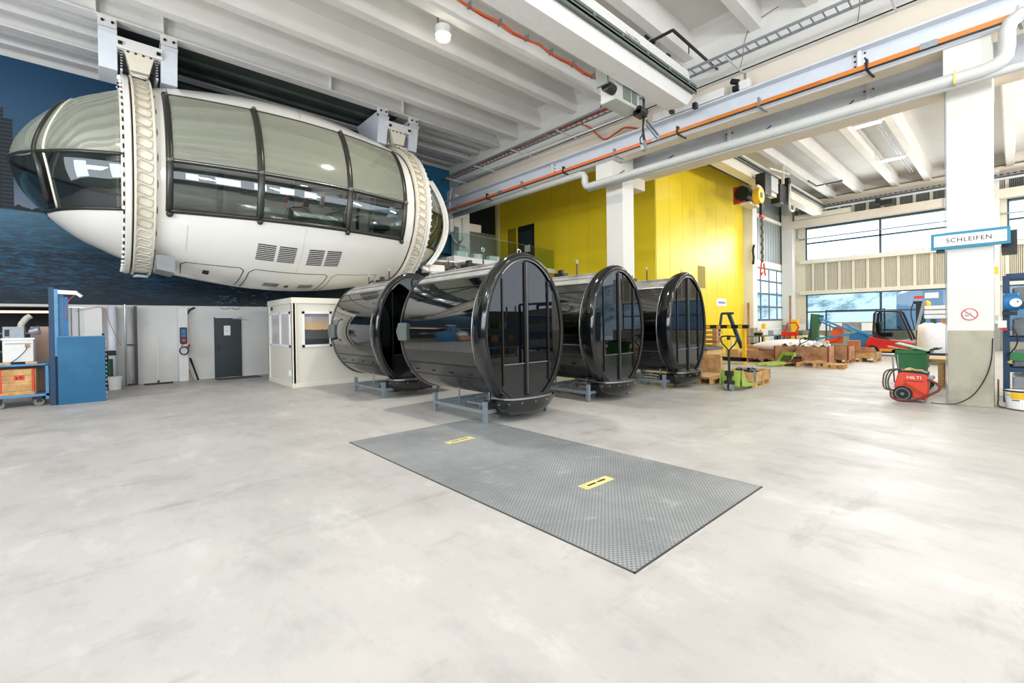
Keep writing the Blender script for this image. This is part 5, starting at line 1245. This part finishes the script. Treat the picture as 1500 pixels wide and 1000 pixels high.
for i in range(3): tag(M().bar((18.6+.1*i, 5.05-.1*i, .19), (18.55+.12*i, 4.35+.1*i, .2+.02*i), .07, .04).build('timber', wood), ['short', 'middle', 'far'][i]+' loose timber piece on the flat pallet before the brown crate', 'timber')
crate((19.3, 4.45, .15), math.radians(3), 1.0, 1.75, .55, 'large brown wooden crate with dark red corners and scrap foil', wood2, 3, mat('corner_red', (128, 48, 38), .5), None)
tag(M().grid(lambda a, b: (19.4+.8*a, 4.55+1.55*b, .70+.06*math.sin(17*a+5*b)*math.sin(13*b+3*a)+.05*math.sin(31*b)), span(0, 1, 14), span(0, 1, 20)).build('foil_scrap', mat('scrap_foil', (170, 172, 168), .35, .4, var=.3, nscale=14, bump=.6, bscale=12), solid=.01), 'crumpled grey foil scrap in the brown crate', 'scrap')
for i in range(4): tag(M().tube([(19.6, 4.95-.13*i+.05*math.cos(t), .84+.05*math.sin(t)) for t in span(0, 2*PI, 8)[:-1]], .02, 5, closed=True).build('metal_ring', white), ['leftmost', 'second from the left', 'third from the left', 'rightmost'][i]+' of four white ring parts on the brown crate', 'machine part', 'white ring parts on the brown crate')
pallet((19.3, 4.4, 0), math.radians(3), 'pallet under the large brown crate', None, wood2, 1.0, 1.7)
pallet((20.7, 4.15, 0), 0, 'pallet under the second brown crate', None, wood2, 1.1, .95); crate((20.7, 4.15, .15), 0, 1.1, .95, .5, 'second brown wooden crate, plain, next to the large one', wood2, 2, mat('corner_red', (128, 48, 38), .5))
box('crate_front_edge', wood2, None, 20.9, 21.0, 4.4, 4.5, .60, .62).__setitem__('label', 'small wood chip on the second brown crate'); bpy.data.objects['crate_front_edge']['category'] = 'wood'; bpy.data.objects['crate_front_edge'].name = 'wood_chip'
pallet((22.1, 3.55, 0), 0, 'pallet under the pale low crates', None, wood, 1.0, 1.0); crate((22.1, 3.55, .15), 0, 1.0, 1.0, .22, 'pale low wooden crate next to the red forklift', wood, 1, galv); crate((22.4, 3.75, .38), 0, .6, .7, .16, 'small pale crate stacked on the pale low crate', wood2, 1)
tag(box('brown_box', mat('brown_box', (176, 104, 62), .7), None, 24.0, 24.4, 4.45, 4.85, 0, .75), 'orange brown box beside the red forklift wheel', 'box')

# guard frame, bollards, trolley stuff near the yellow wall
gf = tag(empty('guard_frame'), 'yellow guard frame with a black and yellow top beam', 'guard')
box('post', ypost, gf, 18.4, 18.52, 6.95, 7.07, 0, 1.45); box('post', ypost, gf, 18.4, 18.52, 8.5, 8.62, 0, 1.45); box('top_beam', blackm, gf, 18.39, 18.53, 6.85, 8.72, 1.38, 1.52)
for i in range(4): box('yellow_stripe', ypost, gf, 18.38, 18.39, 7.05+i*.42, 7.2+i*.42, 1.39, 1.50)
box('foot_beam', blackm, gf, 18.4, 18.52, 6.95, 8.6, .1, .25)
for x, y, lab in ((19.3, 9.0, 'left yellow bollard near the yellow wall, nearer the last cabin'), (20.6, 9.05, 'right yellow bollard near the yellow wall behind the guard frame')):
    tag(M().cyl((x, y, 0), (x, y, 1.5), .14, 14).build('bollard', ypost), lab, 'bollard')
tag(box('bollard', ypost, None, 32.0, 32.45, 9.0, 9.35, 0, 1.7, bevel=.02), 'square yellow bollard beside the sectional door', 'bollard')
tag(box('bollard', ypost, None, 25.6, 25.75, 8.7, 8.85, 0, 1.5), 'thin yellow post before the cream pillar', 'bollard')
sp = tag(empty('pallet_stack'), 'tall stack of wooden pallets behind the last cabin', 'pallets')
for i in range(9): M().box(15.9, 16.4, 6.95, 7.9, .16*i, .16*i+.03).box(15.9, 16.4, 6.95, 7.9, .16*i+.11, .16*i+.135).box(15.9, 16.05, 6.95, 7.1, .16*i+.03, .16*i+.11).box(15.9, 16.05, 7.75, 7.9, .16*i+.03, .16*i+.11).build('pallet_layer', wood2, sp)
bt = tag(empty('workbench'), 'cluttered workbench between guard frame and cream pillar', 'bench')
box('bench_top', greend, bt, 21.6, 23.6, 7.4, 8.3, .95, 1.0); 
for (x, y) in ((21.65, 7.45), (23.55, 7.45), (21.65, 8.25), (23.55, 8.25)): box('bench_leg', darkm, bt, x-.03, x+.03, y-.03, y+.03, 0, .95)
box('bench_shelf', greend, bt, 21.6, 23.6, 7.4, 8.3, .45, .5)
for i in range(5): tag(M().obox((21.9+.33*i, 7.7+.1*(i % 2), 1.06+.04*(i % 3)), (.22, .3, .12+.08*(i % 3)), rz=.3*i).build('tool_box', (darkm, card, white, greenk, galv)[i]), ['black', 'brown', 'white', 'green', 'grey'][i]+' box on the cluttered workbench', 'box')
for i in range(3): tag(M().obox((22.0+.5*i, 7.8, .58), (.35, .4, .16)).build('parts_box', darkm), ['left', 'middle', 'right'][i]+' dark parts box under the workbench top', 'box', 'dark parts boxes on the lower bench shelf')
ss = tag(empty('blue_stand'), 'dark blue slanted stand behind the guard frame', 'stand')
M().bar((20.2, 8.3, 2.0), (21.5, 8.15, .1), .12).bar((20.2, 8.6, 2.0), (20.2, 8.1, 2.0), .1).bar((20.2, 8.6, 2.0), (19.8, 8.7, .05), .08).build('stand_leg', blued, ss)
tag(M().cyl((19.9, 8.05, 0), (19.9, 8.05, .9), .12, 10, .03).build('white_funnel', foil), 'white cone shaped bag behind the guard frame', 'bag')
for x, y, h, lab in ((19.4, 7.6, .5, 'brown carton left of the guard frame post'), (20.3, 7.35, .45, 'open brown carton by the white parcel'), (21.0, 7.45, .6, 'brown carton under the workbench side')):
    tag(box('carton', card, None, x, x+.6, y, y+.5, 0, h, bevel=.01), lab, 'carton')
ht = tag(empty('hand_truck'), 'red hand truck before the sectional door', 'hand truck')
M().tube([(26.6, 8.1, .1), (26.6, 8.1, 1.0), (26.5, 7.9, 1.5), (26.4, 7.5, 1.55), (26.5, 7.4, 1.3), (26.6, 7.6, .9)], .04, 6).build('handle', redp, ht); box('body', redp, ht, 26.5, 26.9, 7.5, 8.2, .85, 1.05); M().bar((26.7, 7.6, .9), (26.6, 7.5, .0), .07).bar((26.7, 8.1, .9), (26.6, 8.2, .0), .07).bar((26.7, 7.85, .9), (26.6, 7.85, .2), .07).build('frame', redp, ht)
tag(M().cyl((26.9, 8.5, 0), (26.9, 8.5, .9), .18, 12).build('gas_bottle', mat('teal', (60, 120, 124), .4)), 'teal gas bottle beside the red hand truck', 'bottle')
for i, (y, w) in enumerate(((8.7, .7), (8.0, .75))): tag(box('sack', mat('sack_beige', (206, 194, 150), .8, bump=.4), None, 30.2, 30.9, y-w, y, 0, .75, bevel=.12), ['left', 'right'][i]+' beige sack under the far window', 'sack')
tag(M().sphere((30.5, 8.5, .85), .2, 8, 6).build('dark_bundle', greenk), 'dark green bundle on the left beige sack', 'bundle')
tag(box('plank', wood2, None, 32.0, 32.1, 9.35, 9.45, 0, 3.2), 'long brown plank leaning by the sectional door rail', 'plank')
tag(box('plank', wood2, None, 24.9, 25.0, 9.2, 9.3, 0, 2.6), 'brown plank leaning on the cream pillar', 'plank')

# green press and blue lifting rig
gp2 = tag(empty('green_press'), 'dark green press frame under the far window', 'machine')
M().prism([(7.55, 0), (7.25, 0), (7.0, 1.1), (6.75, 1.9), (7.25, 2.0), (7.3, 1.2)], 'x', 28.0, 28.5).build('press_frame', greenk, gp2, bevel=.02); box('press_column', mat('green_mid', (54, 104, 74), .5), gp2, 27.95, 28.2, 6.9, 7.2, .2, 1.95)
bl = tag(empty('blue_lifting_rig'), 'light blue tubular lifting rig in front of the far window', 'machine')
B = lambda p, q, w=.09: M().bar(p, q, w).build('rig_bar', mat('rig_blue', (44, 136, 196), .4), bl)
B((26.5, 6.6, .72), (26.5, 4.9, 1.0)); B((26.5, 6.5, 1.75), (26.5, 5.2, 1.1)); B((26.5, 5.4, 1.45), (26.5, 4.45, .75)); B((26.6, 6.5, 1.6), (26.6, 5.8, 1.2), .07); B((26.4, 5.3, 1.3), (26.4, 4.3, .85), .12)
M().prism([(5.3, .1), (4.4, .1), (4.4, .75), (4.9, 1.1), (5.25, .9)], 'x', 26.4, 27.0).build('rig_body', bluep, bl, bevel=.03); box('rig_base', blued, bl, 26.2, 27.4, 4.4, 6.2, .05, .3)
M().prism([(6.1, .5), (5.6, .5), (5.55, 1.35), (5.95, 1.3)], 'x', 26.6, 26.9).build('orange_hopper', mat('rig_orange', (232, 92, 36), .45), bl); M().bar((26.5, 6.3, .55), (26.5, 5.7, .75), .16).build('red_arm', redo, bl)
sf = tag(empty('steel_scaffold'), 'thin dark steel scaffold frame before the far lower window', 'frame')
for y in (6.9, 4.4): M().bar((29.5, y, 0), (29.5, y, 2.2), .06).build('post', blued, sf)
M().bar((29.5, 6.9, 2.15), (29.5, 4.4, 2.15), .05).build('rail', blued, sf)
for i, y in enumerate((6.75, 6.2, 4.9)): box('paper_card', paper, tag(empty('wall_card'), ['left', 'middle', 'right'][i]+' white card on the board below the far window', 'card'), 32.2, 32.25, y*1.14-.3, y*1.14+.25, 1.0, 1.45)
tag(box('notice_board', mat('board_grey', (150, 142, 130), .8), None, 32.3, 32.35, 4.9, 7.9, .9, 1.5), 'grey brown board standing below the far window', 'board')
tag(box('wall_card', paper, None, 33.3, 33.38, 8.95, 9.4, 1.0, 1.4), 'white card on the plinth left of the far window', 'card')

# forklift
fk = tag(empty('forklift'), 'red forklift truck with dark clear cab parked under the far window', 'forklift')
fx0, fx1 = 26.2, 27.2
M().prism([(4.62, .28), (4.62, .55), (4.42, .88), (4.1, .78), (3.2, .66), (2.95, .60), (2.95, .25)], 'x', fx0, fx1).build('body', redp, fk, bevel=.04)
box('lower_skirt', mat('skirt_orange', (232, 150, 60), .5), fk, fx0-.01, fx0+.05, 2.95, 4.1, .20, .32); box('chassis', darkm, fk, fx0+.1, fx1-.1, 2.8, 4.5, .12, .3)
for (x, y) in ((fx0, 4.36), (fx0, 2.95), (fx1-.1, 4.36), (fx1-.1, 2.95)):
    w = M().cyl((x-.04, y, .23), (x+.12, y, .23), .23, 20).build('wheel', rubber, fk); M().cyl((x-.06, y, .23), (x-.03, y, .23), .13, 14).build('wheel_rim', mat('rim_beige', (206, 196, 170), .5), w)
for x in (fx0+.05, fx1-.05):
    M().tube([(x, 4.2, .78), (x, 4.32, 1.0), (x, 4.28, 1.9), (x, 4.2, 2.02), (x, 3.45, 2.0), (x, 3.38, 1.92), (x, 2.98, .72)], .045, 8).build('cab_frame', darkm, fk)
M().box(fx0+.05, fx1-.05, 3.42, 4.22, 1.98, 2.04).build('cab_roof', darkm, fk)
M().prism([(4.26, .95), (4.24, 1.95), (3.45, 1.95), (3.05, .78), (3.4, .72), (3.8, .75)], 'x', fx0+.04, fx0+.045).build('cab_side_sheet', glass('cab_sheet', (.5, .55, .56), 1.4, .1, .1), fk)
M().prism([(4.34, .72), (4.32, 1.15), (4.1, .9), (3.7, .74)], 'x', fx0+.03, fx0+.06).build('cab_sill', darkm, fk)
M().obox((26.7, 3.95, .95), (.5, .5, .2)).obox((26.7, 4.2, 1.25), (.5, .12, .5), rx=-.1).build('seat', darkm, fk, bevel=.03); M().tube([(26.7+.18*math.cos(t), 3.45+.1*math.sin(t), 1.25+.1*math.sin(t)) for t in span(0, 2*PI, 14)[:-1]], .015, 6, closed=True).build('steering_wheel', blackm, fk)
for x in (fx0+.15, fx1-.25): box('mast_rail', darkm, fk, x, x+.1, 2.68, 2.86, .1, 2.38)
box('mast_head', darkm, fk, fx0+.1, fx1-.1, 2.60, 2.95, 2.3, 2.42); box('carriage', blackm, fk, fx0, fx1, 2.58, 2.68, .2, .6)
M().tube(crv([(fx0+.12, 2.95, 2.3), (fx0+.12, 3.02, 1.9), (fx0+.12, 2.9, 1.2)]), .02, 6).build('mast_hose', blackm, fk, smooth=True)
# goods right of forklift
bg_ = tag(empty('bulk_bag'), 'large white bulk bag on a pallet right of the forklift mast', 'bag')
m = M(); n = 24; m.grid(lambda a, k: (22.6+(.46+.03*math.sin(3*a))*math.cos(a)*(1, 1.04, 1.0, .93, .5, .02)[k], 1.98+.44*math.sin(a)*(1, 1.04, 1.0, .95, .5, .02)[k], (.42, .7, 1.1, 1.38, 1.48+.0, 1.44)[k]+.03*math.sin(5*a)*(k > 2)), [2*PI*i/n for i in range(n)], [0, 1, 2, 3, 4, 5], True)
m.build('bag_body', foil, bg_, smooth=True)
rk2 = tag(empty('goods_rack'), 'low rack holding a bag and pale beams beside the forklift', 'rack')
box('shelf', darkm, rk2, 22.0, 23.4, 1.2, 2.6, .34, .42)
for (x, y) in ((22.05, 1.25), (22.05, 2.55), (23.3, 1.25), (23.3, 2.55)): box('post', darkm, rk2, x, x+.06, y-.03, y+.03, 0, .34)
for i in range(3): tag(box('pale_beam', white, None, 24.0, 24.8, 1.0, 2.35, 1.66+.18*i, 1.8+.18*i), ['bottom', 'middle', 'top'][i]+' one of three pale beams stacked behind the bulk bag', 'beam')
lr = tag(empty('beam_rack'), 'rack carrying pale beams behind the bulk bag', 'rack')
for y in (1.1, 2.4): box('post', greenk, lr, 24.2, 24.3, y-.05, y+.05, 0, 1.66)
M().bar((24.1, 2.6, 1.2), (24.1, 2.35, 2.4), .1).build('brace', galv, lr)
for i, y in enumerate((1.5, 1.8, 2.1)): box('hanging_roll', (greenk, wood2, greenk)[i], lr, 24.0, 24.2, y-.08, y+.08, 1.0, 1.64)
tag(M().sphere((24.3, 2.3, 2.25), .12, 8, 6).build('yellow_bundle', ypost), 'small yellow bundle on the pale beams', 'bundle')
tag(box('red_notice', redo, None, 33.36, 33.4, 3.3, 3.7, 2.75, 2.9), 'small red notice on the lower far window', 'sign'); tag(box('white_notice', paper, None, 33.36, 33.4, 2.7, 3.25, 2.75, 3.05), 'white notice on the lower far window', 'sign')
# pallet stack half hidden by the right pillar
for k, lab in enumerate(('bottom', 'second', 'third', 'top')):
    pallet((15.2, .55, k*.146), math.radians(2), lab+' pallet of the stack half hidden by the right pillar', None, wood, 1.0, 1.3)
tag(M().obox((15.7, 1.15, .61), (1.1, 1.35, .05), rz=.03).obox((15.7, 1.1, .655), (1.1, 1.2, .04)).build('board_sheets', card), 'pale boards on the pallet stack by the right pillar', 'board')

for o in bpy.data.objects:
    if o.name.split('.')[0] in ('bolt_row', 'load_lettering', 'skirt_bolt', 'drain_slot', 'edge_teeth'): o['kind'] = 'stuff'
